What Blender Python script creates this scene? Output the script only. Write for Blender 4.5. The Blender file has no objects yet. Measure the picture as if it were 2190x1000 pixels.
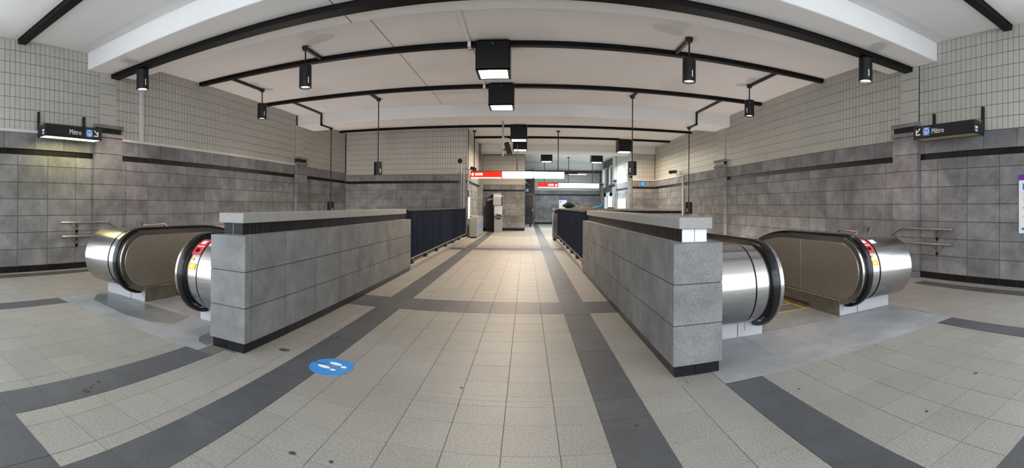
import bpy, bmesh, math, random
from mathutils import Vector, Matrix
random.seed(7)
PI = math.pi
SC = bpy.context.scene
C = SC.collection

# ------------------------------------------------------------------ camera
# the photograph is a stitched cylindrical panorama: 930 px per radian, level horizon
F, VX, HY, ROLL, PITCH, CAMZ = 930.0, 1126.0, 435.6, -0.0066, 0.004, 1.35
cam = bpy.data.cameras.new('camera')
cam.type = 'PANO'
cam.panorama_type = 'CENTRAL_CYLINDRICAL'
cam.central_cylindrical_range_u_min = -VX / F
cam.central_cylindrical_range_u_max = (2190 - VX) / F
cam.central_cylindrical_range_v_min = -(1000 - HY) / F
cam.central_cylindrical_range_v_max = HY / F
cam.central_cylindrical_radius = 1.0
cam.clip_start = 0.05
camo = bpy.data.objects.new('camera', cam)
C.objects.link(camo)
camo.matrix_world = Matrix.Translation((0, 0, CAMZ)) @ Matrix.Rotation(ROLL, 4, 'Y') @ Matrix.Rotation(PITCH, 4, 'X') @ Matrix.Rotation(PI / 2, 4, 'X')
SC.camera = camo

# ------------------------------------------------------------------ world, exposure
W = bpy.data.worlds.new('world'); SC.world = W; W.use_nodes = True
bg = W.node_tree.nodes['Background']
bg.inputs[0].default_value = (0.87, 0.935, 1.0, 1)
bg.inputs[1].default_value = 2.7
SC.view_settings.view_transform = 'Standard'
SC.view_settings.look = 'None'
SC.view_settings.gamma = 1
SC.view_settings.use_curve_mapping = False
SC.view_settings.exposure = 0.7
BOX_W, SPOT_W, SIGN_E = 60.0, 42.0, 1.6
WELL_W = 110.0

# ------------------------------------------------------------------ materials
def L(c):
    return tuple(((v / 255) / 12.92 if v / 255 <= 0.04045 else ((v / 255 + 0.055) / 1.055) ** 2.4) for v in c)

def mat(name, col, rough=0.7, metal=0.0, rand=0.0, cloud=0.0, cloud_s=1.2, speck=0.0, speck_s=120, bump=0.0, bump_s=60,
        stretch=None, spec=0.5, emit=None, emit_s=0.0, dirt=0.0, dirt_s=0.35, dirt_col=(0.25, 0.23, 0.2)):
    m = bpy.data.materials.new(name); m.use_nodes = True
    nt = m.node_tree; N = nt.nodes; K = nt.links
    b = N['Principled BSDF']
    col = L(col) if max(col) > 1 else col
    b.inputs['Base Color'].default_value = (*col, 1)
    b.inputs['Roughness'].default_value = rough
    b.inputs['Metallic'].default_value = metal
    b.inputs['Specular IOR Level'].default_value = spec
    if emit is not None:
        b.inputs['Emission Color'].default_value = (*emit, 1)
        b.inputs['Emission Strength'].default_value = emit_s
    geo = N.new('ShaderNodeNewGeometry')
    pos = geo.outputs['Position']
    if stretch:
        mp = N.new('ShaderNodeMapping'); mp.inputs['Scale'].default_value = stretch
        K.new(pos, mp.inputs['Vector']); pos = mp.outputs['Vector']
    def noise(scale, detail=4, rgh=0.6, vec=None):
        n = N.new('ShaderNodeTexNoise'); n.inputs['Scale'].default_value = scale
        n.inputs['Detail'].default_value = detail; n.inputs['Roughness'].default_value = rgh
        K.new(vec or pos, n.inputs['Vector']); return n.outputs['Fac']
    def rng(sock, a0, a1, b0, b1):
        r = N.new('ShaderNodeMapRange'); r.inputs[1].default_value = a0; r.inputs[2].default_value = a1
        r.inputs[3].default_value = b0; r.inputs[4].default_value = b1; K.new(sock, r.inputs[0]); return r.outputs[0]
    facs = []
    if rand:
        oi = N.new('ShaderNodeObjectInfo'); facs.append(rng(oi.outputs['Random'], 0, 1, 1 - rand, 1 + rand))
    if cloud:
        facs.append(rng(noise(cloud_s, 5, 0.65), 0.3, 0.7, 1 - cloud, 1 + cloud))
    if speck:
        facs.append(rng(noise(speck_s, 2, 0.7), 0.32, 0.68, 1 - speck, 1 + speck))
    cs = None
    if facs:
        f = facs[0]
        for g in facs[1:]:
            mu = N.new('ShaderNodeMath'); mu.operation = 'MULTIPLY'; K.new(f, mu.inputs[0]); K.new(g, mu.inputs[1]); f = mu.outputs[0]
        vm = N.new('ShaderNodeVectorMath'); vm.operation = 'SCALE'; vm.inputs[0].default_value = col
        K.new(f, vm.inputs['Scale']); cs = vm.outputs[0]
    if dirt:
        mx = N.new('ShaderNodeMix'); mx.data_type = 'RGBA'
        K.new(rng(noise(dirt_s, 6, 0.7, geo.outputs['Position']), 0.48, 0.75, 0, dirt), mx.inputs[0])
        if cs: K.new(cs, mx.inputs[6])
        else: mx.inputs[6].default_value = (*col, 1)
        mx.inputs[7].default_value = (*dirt_col, 1); cs = mx.outputs[2]
    if cs: K.new(cs, b.inputs['Base Color'])
    if bump:
        bp = N.new('ShaderNodeBump'); bp.inputs['Strength'].default_value = bump; bp.inputs['Distance'].default_value = 0.01
        K.new(noise(bump_s, 3), bp.inputs['Height']); K.new(bp.outputs[0], b.inputs['Normal'])
    return m

M = {}
M['block'] = mat('grey_block', (0.180, 0.180, 0.183), 0.75, rand=0.16, cloud=0.36, cloud_s=2.6, speck=0.16, speck_s=90, bump=0.15, bump_s=120)
M['pblock'] = mat('parapet_block', (0.156, 0.157, 0.155), 0.75, rand=0.08, cloud=0.28, cloud_s=3.0, speck=0.35, speck_s=110, bump=0.2, bump_s=160)
M['coping'] = mat('coping_stone', (0.255, 0.25, 0.235), 0.7, cloud=0.08, speck=0.25, speck_s=130, bump=0.15, bump_s=160)
M['mortar'] = mat('mortar', (0.075, 0.062, 0.05), 0.9)
M['lgrout'] = mat('pale_grout', (0.30, 0.29, 0.27), 0.9)
M['grout'] = mat('tile_grout', (0.07, 0.065, 0.06), 0.9)
M['tile'] = mat('pale_glazed_block', (0.46, 0.445, 0.40), 0.45, rand=0.035, cloud=0.05, cloud_s=0.8, speck=0.03, speck_s=60)
M['black'] = mat('black_glazed_tile', (0.009, 0.009, 0.010), 0.35, spec=0.22, rand=0.3, cloud=0.2, cloud_s=8)
M['whitetile'] = mat('white_glazed_tile', (0.62, 0.63, 0.66), 0.3, cloud=0.05)
M['ceil'] = mat('plaster', (0.74, 0.73, 0.73), 0.9, cloud=0.03, cloud_s=0.7, bump=0.25, bump_s=25)
M['beam'] = mat('painted_beam', (0.74, 0.74, 0.735), 0.85, cloud=0.03, bump=0.15, bump_s=60)
M['floor'] = mat('terrazzo_tile', (0.262, 0.250, 0.224), 0.5, rand=0.05, cloud=0.10, cloud_s=1.6, speck=0.26, speck_s=75, dirt=0.35, dirt_s=0.8, dirt_col=(0.22, 0.20, 0.17))
M['pavement'] = mat('bounce_pavement', (0.68, 0.67, 0.65), 0.8, cloud=0.08)
M['dark'] = mat('dark_terrazzo_tile', (0.066, 0.070, 0.076), 0.5, rand=0.10, cloud=0.2, cloud_s=3, speck=0.3, speck_s=90)
M['fgrout'] = mat('floor_grout', (0.13, 0.12, 0.11), 0.9)
M['plate'] = mat('metal_threshold', (0.28, 0.285, 0.29), 0.45, cloud=0.22, cloud_s=2.5, speck=0.05, dirt=0.65, dirt_s=0.9, dirt_col=(0.17, 0.175, 0.175))
M['tread'] = mat('ribbed_landing_metal', (0.27, 0.27, 0.265), 0.45, metal=0.3, cloud=0.15, cloud_s=4)
M['steel'] = mat('brushed_steel', (0.50, 0.495, 0.49), 0.21, metal=1.0, speck=0.14, speck_s=1.0, stretch=(2, 110, 110))
M['panel'] = mat('brushed_steel_panel', (0.62, 0.59, 0.54), 0.36, metal=1.0, cloud=0.1, cloud_s=3, speck=0.06, speck_s=1.0, stretch=(60, 60, 4))
M['skirt'] = mat('worn_steel_skirt', (0.24, 0.22, 0.19), 0.45, metal=0.9, cloud=0.25, cloud_s=6)
M['plinth'] = mat('grey_metal_plinth', (0.48, 0.48, 0.50), 0.4, metal=0.4, speck=0.05)
M['rubber'] = mat('black_rubber', (0.006, 0.006, 0.007), 0.2, spec=0.4)
M['groove'] = mat('dark_groove', (0.05, 0.045, 0.04), 0.4, metal=0.5)
M['yellow'] = mat('yellow_paint', (0.75, 0.50, 0.02), 0.5)
M['red'] = mat('red_sticker', (0.65, 0.05, 0.05), 0.4)
M['white'] = mat('white_paint', (0.80, 0.80, 0.80), 0.5)
M['conduit'] = mat('painted_conduit', (0.58, 0.57, 0.54), 0.5)
M['galv'] = mat('galvanised_pipe', (0.35, 0.36, 0.36), 0.45, metal=0.7)
M['blackm'] = mat('black_metal', (0.010, 0.010, 0.011), 0.42, spec=0.35)
M['track'] = mat('black_track', (0.007, 0.006, 0.006), 0.5, spec=0.12)
M['box'] = mat('black_box_metal', (0.007, 0.007, 0.008), 0.45, spec=0.25)
M['signblk'] = mat('black_sign', (0.012, 0.012, 0.014), 0.45, spec=0.3)
M['blue'] = mat('blue_print', (0.02, 0.22, 0.62), 0.45)
M['cyan'] = mat('sticker_blue', (0.03, 0.24, 0.62), 0.5, cloud=0.12, cloud_s=12)
M['ink'] = mat('white_print', (0.85, 0.85, 0.85), 0.5)
M['greyink'] = mat('grey_print', (0.35, 0.36, 0.4), 0.5)
M['purple'] = mat('purple_print', (0.12, 0.02, 0.35), 0.5)
M['navy'] = mat('navy_railing', (0.006, 0.010, 0.025), 0.45, rand=0.6, spec=0.3)
M['stain'] = mat('floor_stain', (0.045, 0.042, 0.04), 0.7)
M['wet'] = mat('wet_plate', (0.13, 0.14, 0.14), 0.3, cloud=0.3, cloud_s=5)
M['kerb'] = mat('concrete_kerb', (0.27, 0.25, 0.22), 0.8, cloud=0.15, cloud_s=3, speck=0.1)
M['wood'] = mat('wood_frame', (0.30, 0.17, 0.08), 0.5)
M['doorm'] = mat('dark_door', (0.025, 0.025, 0.03), 0.45)
M['silver'] = mat('silver_plastic', (0.27, 0.275, 0.29), 0.4, metal=0.2)
M['bin'] = mat('bin_metal', (0.36, 0.34, 0.30), 0.4, metal=0.5)
M['diff'] = mat('lit_diffuser', (0.9, 0.9, 0.9), 0.5, emit=(1.0, 0.97, 0.92), emit_s=14)
M['lens'] = mat('lit_lens', (0.9, 0.9, 0.9), 0.3, emit=(1.0, 0.86, 0.78), emit_s=9)
M['lensoff'] = mat('cool_lens', (0.9, 0.9, 0.9), 0.3, emit=(0.95, 0.95, 1.0), emit_s=3.0)
M['litwhite'] = mat('lit_white_sign', (0.9, 0.9, 0.9), 0.5, emit=(1.0, 0.98, 0.94), emit_s=SIGN_E)
M['litred'] = mat('lit_red_sign', (0.4, 0.006, 0.006), 0.6, spec=0.1, emit=(1.0, 0.02, 0.006), emit_s=0.62)
M['littube'] = mat('lit_tube_yellow', (0.9, 0.9, 0.6), 0.5, emit=(1.0, 0.93, 0.45), emit_s=3.2)
M['offtube'] = mat('unlit_tube_cover', (0.42, 0.36, 0.18), 0.5)
M['screen'] = mat('lit_screen', (0.1, 0.4, 0.45), 0.3, emit=(0.2, 0.65, 0.7), emit_s=0.7)
M['cloth'] = mat('black_cloth', (0.012, 0.011, 0.011), 0.9, bump=0.6, bump_s=30)
M['bluecloth'] = mat('blue_plastic', (0.01, 0.20, 0.42), 0.5)
M['cup'] = mat('paper_cup', (0.40, 0.30, 0.20), 0.6)
M['well'] = mat('well_concrete', (0.14, 0.13, 0.12), 0.85, cloud=0.15)
g = bpy.data.materials.new('window_glass'); g.use_nodes = True; gn = g.node_tree.nodes; gk = g.node_tree.links
gn.remove(gn['Principled BSDF']); gt = gn.new('ShaderNodeBsdfTransparent'); gt.inputs[0].default_value = (0.9, 0.95, 0.95, 1)
gg = gn.new('ShaderNodeBsdfGlossy'); gg.inputs['Roughness'].default_value = 0.02; gm = gn.new('ShaderNodeMixShader'); gm.inputs[0].default_value = 0.08
gk.new(gt.outputs[0], gm.inputs[1]); gk.new(gg.outputs[0], gm.inputs[2]); gk.new(gm.outputs[0], gn['Material Output'].inputs['Surface']); M['glass'] = g

# ------------------------------------------------------------------ helpers
def link(o, parent=None):
    C.objects.link(o)
    if parent is not None: o.parent = parent
    return o

def tag(o, label=None, cat=None, group=None, kind=None):
    if label: o['label'] = label
    if cat: o['category'] = cat
    if group: o['group'] = group
    if kind: o['kind'] = kind
    return o

def root(name, label, cat, group=None, loc=(0, 0, 0)):
    o = bpy.data.objects.new(name, None); o.empty_display_size = 0.1; o.location = loc
    link(o); return tag(o, label, cat, group)

class MB:
    """collects shapes in one bmesh and links them as one mesh object"""
    def __init__(s): s.bm = bmesh.new(); s.org = Vector((0, 0, 0))
    def box(s, x0, x1, y0, y1, z0, z1, mi=0):
        v = [s.bm.verts.new((x, y, z)) for x in (x0, x1) for y in (y0, y1) for z in (z0, z1)]
        for f in ((0, 1, 3, 2), (4, 6, 7, 5), (0, 4, 5, 1), (2, 3, 7, 6), (0, 2, 6, 4), (1, 5, 7, 3)):
            fc = s.bm.faces.new([v[i] for i in f]); fc.material_index = mi
        return s
    def cyl(s, p, q, r, n=16, r2=None, caps=True, mi=0, smooth=True):
        p, q = Vector(p), Vector(q); d = (q - p).normalized()
        a = d.orthogonal().normalized(); b = d.cross(a); r2 = r if r2 is None else r2
        A = []; B = []
        for i in range(n):
            t = 2 * PI * i / n; u = a * math.cos(t) + b * math.sin(t)
            A.append(s.bm.verts.new(p + u * r)); B.append(s.bm.verts.new(q + u * r2))
        for i in range(n):
            j = (i + 1) % n
            f = s.bm.faces.new((A[i], A[j], B[j], B[i])); f.smooth = smooth; f.material_index = mi
        if caps:
            s.bm.faces.new(A[::-1]).material_index = mi; s.bm.faces.new(B).material_index = mi
        return s
    def tube(s, pts, r, n=10, mi=0):
        pts = [Vector(p) for p in pts]; rings = []
        up = None
        for i, p in enumerate(pts):
            d = (pts[min(i + 1, len(pts) - 1)] - pts[max(i - 1, 0)]).normalized()
            if up is None: up = d.orthogonal().normalized()
            up = (up - d * up.dot(d)).normalized(); b = d.cross(up)
            rings.append([s.bm.verts.new(p + (up * math.cos(2 * PI * k / n) + b * math.sin(2 * PI * k / n)) * r) for k in range(n)])
        for A, B in zip(rings, rings[1:]):
            for k in range(n):
                f = s.bm.faces.new((A[k], A[(k + 1) % n], B[(k + 1) % n], B[k])); f.smooth = True; f.material_index = mi
        s.bm.faces.new(rings[0][::-1]).material_index = mi; s.bm.faces.new(rings[-1]).material_index = mi
        return s
    def prism_x(s, poly, x0, x1, mi=0, smooth=False):
        """extrude a polygon given in (y, z) along X"""
        A = [s.bm.verts.new((x0, y, z)) for y, z in poly]; B = [s.bm.verts.new((x1, y, z)) for y, z in poly]
        n = len(poly)
        for i in range(n):
            j = (i + 1) % n; f = s.bm.faces.new((A[i], A[j], B[j], B[i])); f.material_index = mi; f.smooth = smooth
        s.bm.faces.new(A[::-1]).material_index = mi; s.bm.faces.new(B).material_index = mi
        return s
    def prism(s, poly, axis_pt, ux, uy, n, mi=0):
        """extrude a 2D polygon placed at axis_pt with axes ux, uy by vector n"""
        P = Vector(axis_pt); ux, uy, n = Vector(ux), Vector(uy), Vector(n)
        A = [s.bm.verts.new(P + ux * a + uy * b) for a, b in poly]; B = [s.bm.verts.new(P + ux * a + uy * b + n) for a, b in poly]
        k = len(poly)
        for i in range(k):
            j = (i + 1) % k; s.bm.faces.new((A[i], A[j], B[j], B[i])).material_index = mi
        s.bm.faces.new(A[::-1]).material_index = mi; s.bm.faces.new(B).material_index = mi
        return s
    def quad(s, *p, mi=0):
        s.bm.faces.new([s.bm.verts.new(q) for q in p]).material_index = mi; return s
    def build(s, name, mats, parent=None, bevel=0.0, seg=2, autosmooth=False):
        bmesh.ops.recalc_face_normals(s.bm, faces=s.bm.faces)
        if bevel:
            es = [e for e in s.bm.edges if len(e.link_faces) == 2 and e.calc_face_angle(0) > 0.6]
            bmesh.ops.bevel(s.bm, geom=es, offset=bevel, segments=seg, affect='EDGES', profile=0.5)
        me = bpy.data.meshes.new(name); s.bm.to_mesh(me); s.bm.free()
        if any(p.use_smooth for p in me.polygons): me.set_sharp_from_angle(angle=0.7)
        for m in (mats if isinstance(mats, (list, tuple)) else [mats]): me.materials.append(m)
        o = bpy.data.objects.new(name, me); link(o, parent)
        if parent is not None: o.matrix_parent_inverse = Matrix.Translation(parent_loc(parent)).inverted()
        return o

def parent_loc(p):
    return Vector(p.location) if p.type == 'EMPTY' else Vector((0, 0, 0))

def kind(o, k='structure'):
    o['kind'] = k; return o

_boxcache = {}
def boxmesh(name, dx, dy, dz, m, bev=0.0):
    key = (round(dx, 3), round(dy, 3), round(dz, 3), m.name)
    if key not in _boxcache:
        me = bpy.data.meshes.new(name)
        x, y, z = key[0] / 2, key[1] / 2, key[2] / 2
        vs = [(a, b, c) for a in (-x, x) for b in (-y, y) for c in (-z, z)]
        me.from_pydata(vs, [], [(0, 1, 3, 2), (4, 6, 7, 5), (0, 4, 5, 1), (2, 3, 7, 6), (0, 2, 6, 4), (1, 5, 7, 3)])
        me.materials.append(m); _boxcache[key] = me
    return _boxcache[key]

def px_size(b):
    """rough size in the picture: (smaller visible side, area), 0 outside the frame"""
    x, y, z = (b[0] + b[1]) / 2, (b[2] + b[3]) / 2, (b[4] + b[5]) / 2 - CAMZ
    r = math.hypot(x, y); az = math.atan2(x, y); v = HY - F * z / r; u = VX + F * az
    dx, dy, dz = b[1] - b[0], b[3] - b[2], b[5] - b[4]
    ex = abs(math.cos(az)) * dx + abs(math.sin(az)) * dy
    if dz < min(dx, dy):
        w = F * ex / r; h = F * abs(z) / r ** 2 * (abs(math.sin(az)) * dx + abs(math.cos(az)) * dy)
    else:
        w = F * (abs(math.cos(az)) * (dx if dx > dy else 0) + abs(math.sin(az)) * (dy if dy >= dx else 0)) / r; h = F * dz / r
    vis = -60 < u < 2250 and -60 < v < 1060 and y > -0.5
    return (min(w, h), w * h if vis else 0.0)

def pieces(parent, name, boxes, m, limit=300, minpx=6.0, field=None):
    """the pieces that show largest as objects of their own, the rest joined as one part"""
    s = [(px_size(b), b) for b in boxes]
    s.sort(key=lambda t: -t[0][1])
    rest = []
    n = 0
    for (mn, ar), b in s:
        if n < limit and ar > 0 and mn >= minpx:
            dx, dy, dz = b[1] - b[0], b[3] - b[2], b[5] - b[4]
            o = bpy.data.objects.new(name, boxmesh(name, dx, dy, dz, m))
            o.location = ((b[0] + b[1]) / 2, (b[2] + b[3]) / 2, (b[4] + b[5]) / 2)
            link(o, parent)
            if parent is not None: o.matrix_parent_inverse = Matrix.Translation(parent_loc(parent)).inverted()
            n += 1
        else:
            rest.append(b)
    if rest:
        vs = []; fs = []
        for b in rest:
            k = len(vs)
            vs += [(x, y, z) for x in b[0:2] for y in b[2:4] for z in b[4:6]]
            fs += [tuple(k + i for i in f) for f in ((0, 1, 3, 2), (4, 6, 7, 5), (0, 4, 5, 1), (2, 3, 7, 6), (0, 2, 6, 4), (1, 5, 7, 3))]
        nm = field or name + '_field'
        me = bpy.data.meshes.new(nm); me.from_pydata(vs, [], fs); me.materials.append(m)
        o = bpy.data.objects.new(nm, me); link(o, parent); o['kind'] = 'stuff'
        if parent is not None: o.matrix_parent_inverse = Matrix.Translation(parent_loc(parent)).inverted()

def text(body, size, mt, m4, parent, name='lettering', extrude=0.002, align='LEFT', sx=1.0):
    cu = bpy.data.curves.new(name, 'FONT'); cu.body = body; cu.size = size; cu.extrude = extrude; cu.align_x = align
    cu.resolution_u = 3
    t = bpy.data.objects.new(name, cu); C.objects.link(t)
    dg = bpy.context.evaluated_depsgraph_get(); me = bpy.data.meshes.new_from_object(t.evaluated_get(dg))
    bpy.data.objects.remove(t); me.transform(m4 @ Matrix.Diagonal((sx, 1, 1, 1))); me.materials.clear(); me.materials.append(mt); me.name = name
    o = bpy.data.objects.new(name, me); link(o, parent)
    if parent is not None: o.matrix_parent_inverse = Matrix.Translation(parent_loc(parent)).inverted()
    return o

def frame(o, ux, uy):
    """matrix that maps local x, y to the world directions ux, uy at point o"""
    ux, uy = Vector(ux).normalized(), Vector(uy).normalized(); uz = ux.cross(uy)
    return Matrix(((ux.x, uy.x, uz.x, o[0]), (ux.y, uy.y, uz.y, o[1]), (ux.z, uy.z, uz.z, o[2]), (0, 0, 0, 1)))

def area_light(name, loc, size, power, col, rot=(0, 0, 0), parent=None, sy=None):
    l = bpy.data.lights.new(name, 'AREA'); l.energy = power; l.color = col; l.shape = 'RECTANGLE'; l.size = size; l.size_y = sy or size
    o = bpy.data.objects.new(name, l); o.location = loc; o.rotation_euler = rot; C.objects.link(o)
    return o

def spot(name, loc, power, col, angle=95, blend=0.7):
    l = bpy.data.lights.new(name, 'SPOT'); l.energy = power; l.color = col; l.spot_size = math.radians(angle); l.spot_blend = blend
    l.shadow_soft_size = 0.06
    o = bpy.data.objects.new(name, l); o.location = loc; C.objects.link(o); return o

# ------------------------------------------------------------------ dimensions
XL, XR, ZC, ZB = -7.65, 6.62, 4.44, 4.09          # side walls, ceiling, beam soffit
YN, YO, YG = -0.8, -9.0, 2.05                                          # where the hall opens behind the photographer
YW = 17.3                                          # end of the two escalator wells
J = 0.0055

# ------------------------------------------------------------------ walls
def masonry(wall, axis, face, sgn, a0, a1, zz, ph_block, ph_band, tile_ph, top, cut=(), cut_t=None, lower=True, block_w=0.647, tile_w=0.106):
    """pieces of one wall. axis 'x': wall plane X=face seen along sgn; a runs along the wall.
    zz = (baseboard top, course height, row count, strip bottom, strip top, band top)"""
    zb, ch, nr, s0, s1, bt = zz
    def bx(u0, u1, z0, z1, d0, d1):
        lo, hi = sorted((face + sgn * d0, face + sgn * d1))
        return (lo, hi, u0, u1, z0, z1) if axis == 'x' else (u0, u1, lo, hi, z0, z1)
    def spans(ph, w, cut=cut):
        k = math.floor((a0 - ph) / w); out = []
        u = ph + k * w
        while u < a1 - 1e-6:
            segs = [(max(u, a0), min(u + w, a1))]
            for c0, c1 in cut:
                n2 = []
                for p, q in segs:
                    if q <= c0 or p >= c1: n2.append((p, q)); continue
                    if p < c0: n2.append((p, c0))
                    if q > c1: n2.append((c1, q))
                segs = n2
            out += [(p, q) for p, q in segs if q - p > 0.03]
            u += w
        return out
    blocks = []; bsp = spans(ph_block, block_w)
    rows = [(zb + ch * k, zb + ch * (k + 1)) for k in range(nr)] + [(zb + ch * nr, s0)]
    for z0, z1 in rows:
        if z1 - z0 < 0.05: continue
        for p, q in bsp:
            e = random.uniform(0, 0.0025)
            blocks.append(bx(p + J, q - J, z0 + J, z1 - J, -0.03, round(e, 3)))
    pieces(wall, 'block', blocks, M['block'])
    if lower:
        low = [bx(p + J, q - J, zb - ch * (k + 1) - 0.2 + J, zb - ch * k - 0.2 - J, -0.03, 0) for k in range(5) for p, q in bsp if p > 5.6]
        if low: pieces(wall, 'lower_block', low, M['block'], limit=0, field='lower_blocks')
    pieces(wall, 'baseboard_tile', [bx(p + 0.003, q - 0.003, 0.004, zb - 0.004, -0.03, -0.006) for p, q in spans(ph_block, block_w / 2)], M['black'])
    pieces(wall, 'strip_tile', [bx(p + 0.0022, q - 0.0022, s0 + 0.002, s1 - 0.002, -0.05, -0.022) for p, q in spans(tile_ph, 0.108)], M['black'], minpx=4)
    pieces(wall, 'band_block', [bx(p + J, q - J, s1 + 0.002, bt - 0.002, -0.03, 0.018) for p, q in spans(ph_band, block_w)], M['block'])
    nt = max(1, round((top - bt) / 0.220)); th = 0.220
    tl = []
    for k in range(nt + 1):
        z0 = bt + 0.012 + th * k; z1 = min(z0 + th, top)
        if z1 - z0 < 0.03: continue
        for p, q in spans(tile_ph, tile_w, cut_t or cut):
            tl.append(bx(p + 0.0045, q - 0.0045, z0 + 0.0045, z1 - 0.0045, -0.05, -0.018 + round(random.uniform(0, 0.0015), 4)))
    pieces(wall, 'glazed_block', tl, M['tile'], minpx=5.5)

def wall_mesh(name, boxes_low, boxes_up=None):
    b = MB()
    for k, q in enumerate(boxes_low): b.box(*q, mi=2 if k == 1 else 0)
    for q in (boxes_up or []): b.box(*q, mi=1)
    o = b.build(name, [M['mortar'], M['grout'], M['lgrout']])
    return kind(o)

ZZ = (0.12, 0.322, 6, 2.26, 2.37, 2.68)
wl = wall_mesh('wall_left', [(XL - 0.35, XL - 0.008, YG, YW + 0.3, -5, 2.26), (XL - 0.35, XL - 0.032, YG, YW + 0.3, 2.26, 2.37), (XL - 0.35, XL + 0.01, YG, YW + 0.3, 2.37, 2.676)],
               [(XL - 0.35, XL - 0.026, YG, YW + 0.3, 2.676, ZC + 0.02)])
masonry(wl, 'x', XL, 1, YG, YW, ZZ, 6.44, 6.15, 0.0, ZC, cut=[(4.95, 5.63), (12.95, 13.65)], cut_t=[(5.09, 5.53), (13.05, 13.55)], block_w=0.64)
wr = wall_mesh('wall_right', [(XR + 0.008, XR + 0.35, YG, 22.1, -5, 2.26), (XR + 0.032, XR + 0.35, YG, 22.1, 2.26, 2.37), (XR - 0.01, XR + 0.35, YG, 22.1, 2.37, 2.676)],
               [(XR + 0.026, XR + 0.35, YG, 22.1, 2.676, ZC + 0.02)])
masonry(wr, 'x', XR, -1, YG, 21.8, ZZ, 6.093, 6.40, 0.03, ZC, cut=[(5.2, 5.82), (13.37, 14.15)], cut_t=[(5.25, 5.70), (13.5, 14.0)], block_w=0.655)

def pilaster(wall, face, sgn, y0, y1, t0, t1, p=0.10):
    def bx(u0, u1, z0, z1, d0, d1):
        lo, hi = sorted((face + sgn * d0, face + sgn * d1)); return (lo, hi, u0, u1, z0, z1)
    b = MB(); b.box(*bx(y0 + 0.008, y1 - 0.008, -2.5, 2.74, -0.03, p - 0.01)); b.box(*bx(t0 + 0.012, t1 - 0.012, 2.74, ZB, -0.03, 0.004)); b.box(*bx(y0 + 0.03, y1 - 0.03, 2.74, 2.93, -0.03, p - 0.02))
    pil = b.build('pilaster', M['mortar'], wall)
    zs = [0.0, 0.12] + [0.12 + 0.322 * k for k in range(1, 9)]; zs[-1] = 2.72
    pieces(pil, 'pilaster_block', [bx(y0, y1, a + J, c - J, -0.02, p) for a, c in zip(zs, zs[1:])], M['block'], minpx=0)
    pieces(pil, 'cap_slab', [bx(y0 - 0.01, y1 + 0.02, 2.724, 2.80, -0.02, p + 0.02), bx(y0 - 0.01, y1 + 0.02, 2.912, 2.985, -0.02, p + 0.02)], M['block'], minpx=0)
    n = 5; w = (y1 - y0 - 0.04) / n
    pieces(pil, 'strip_tile', [bx(y0 + 0.02 + w * k + 0.003, y0 + 0.02 + w * (k + 1) - 0.003, 2.802, 2.910, -0.02, p - 0.01) for k in range(n)], M['black'], minpx=0)
    pieces(pil, 'wide_glazed_block', [bx(t0 + 0.006, t1 - 0.006, 2.99 + 0.22 * k + 0.004, 2.99 + 0.22 * (k + 1) - 0.004, -0.03, 0.012) for k in range(5)], M['tile'], minpx=0)
pilaster(wl, XL, 1, 4.95, 5.63, 5.09, 5.53)
pilaster(wl, XL, 1, 12.95, 13.65, 13.05, 13.55)
pilaster(wr, XR, -1, 5.2, 5.82, 5.25, 5.70)
pilaster(wr, XR, -1, 13.37, 14.15, 13.5, 14.0)

# end wall of the left well
ZF = (0.20, 0.35, 5, 2.236, 2.338, 2.58)
def wall_y(name, face, a0, a1, zz, top, ph=0.0, zlow=0.0, thick=0.3):
    s0, s1, bt = zz[3:]
    w = wall_mesh(name, [(a0, a1, face + 0.008, face + thick, zlow, s0), (a0, a1, face + 0.032, face + thick, s0, s1), (a0, a1, face - 0.01, face + thick, s1, bt - 0.004)],
                  [(a0, a1, face + 0.026, face + thick, bt - 0.004, top)])
    return w
wfl = wall_y('wall_far_left', YW, XL, -2.36, ZF, ZC, zlow=-5)
masonry(wfl, 'y', YW, -1, XL, -2.36, ZF, -7.25, -6.95, 0.0, ZC, block_w=0.64)
# wall of the corridor beyond it (faces right)
wc = wall_mesh('wall_corridor', [(-2.65, -2.368, YW + 0.02, 23.62, 0, 2.236), (-2.65, -2.392, YW + 0.02, 23.62, 2.236, 2.338), (-2.65, -2.35, YW + 0.02, 23.62, 2.338, 2.576)],
               [(-2.65, -2.386, YW + 0.02, 23.62, 2.576, ZC)])
masonry(wc, 'x', -2.36, 1, YW, 23.3, ZF, YW, YW + 0.3, YW, ZC, lower=False)
b = MB(); b.box(-2.37, -2.22, 21.5, 22.1, 0, 3.0); b.box(-2.37, -2.30, 21.55, 22.05, 3.0, ZC); b.build('pilaster', M['block'], wc)
b = MB(); b.box(-2.37, -2.19, 21.46, 22.14, 2.85, 2.93).build('pilaster_cap', M['block'], wc)
# wall behind the bank machine
ZA = (0.14, 0.327, 6, 2.10, 2.20, 2.45)
wa = wall_y('wall_machine', 23.3, -2.36, -0.10, ZA, ZC)
masonry(wa, 'y', 23.3, -1, -2.36, -0.10, ZA, -2.36, -2.0, -2.36, 4.06, lower=False, block_w=0.6)
b = MB(); b.box(-0.35, -0.10, 23.61, 31.8, 0, 0.3); b.box(-0.35, -0.10, 23.61, 31.8, 3.5, ZC); b.box(-0.35, -0.10, 23.61, 24.2, 0.3, 3.5); b.box(-0.35, -0.10, 31.2, 31.8, 0.3, 3.5)
kind(b.build('wall_passage', M['block']))
w = MB()
for k in range(6): w.box(-0.26, -0.18, 24.2 + 1.384 * k, 24.28 + 1.384 * k, 0.3, 3.5)
w.box(-0.26, -0.18, 24.2, 31.2, 0.3, 0.38); w.box(-0.26, -0.18, 24.2, 31.2, 3.42, 3.5); w.box(-0.26, -0.18, 24.2, 31.2, 2.2, 2.28)
wo = kind(w.build('window_3', M['galv']))  # hidden glazing, added to let daylight into the far hall
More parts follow.
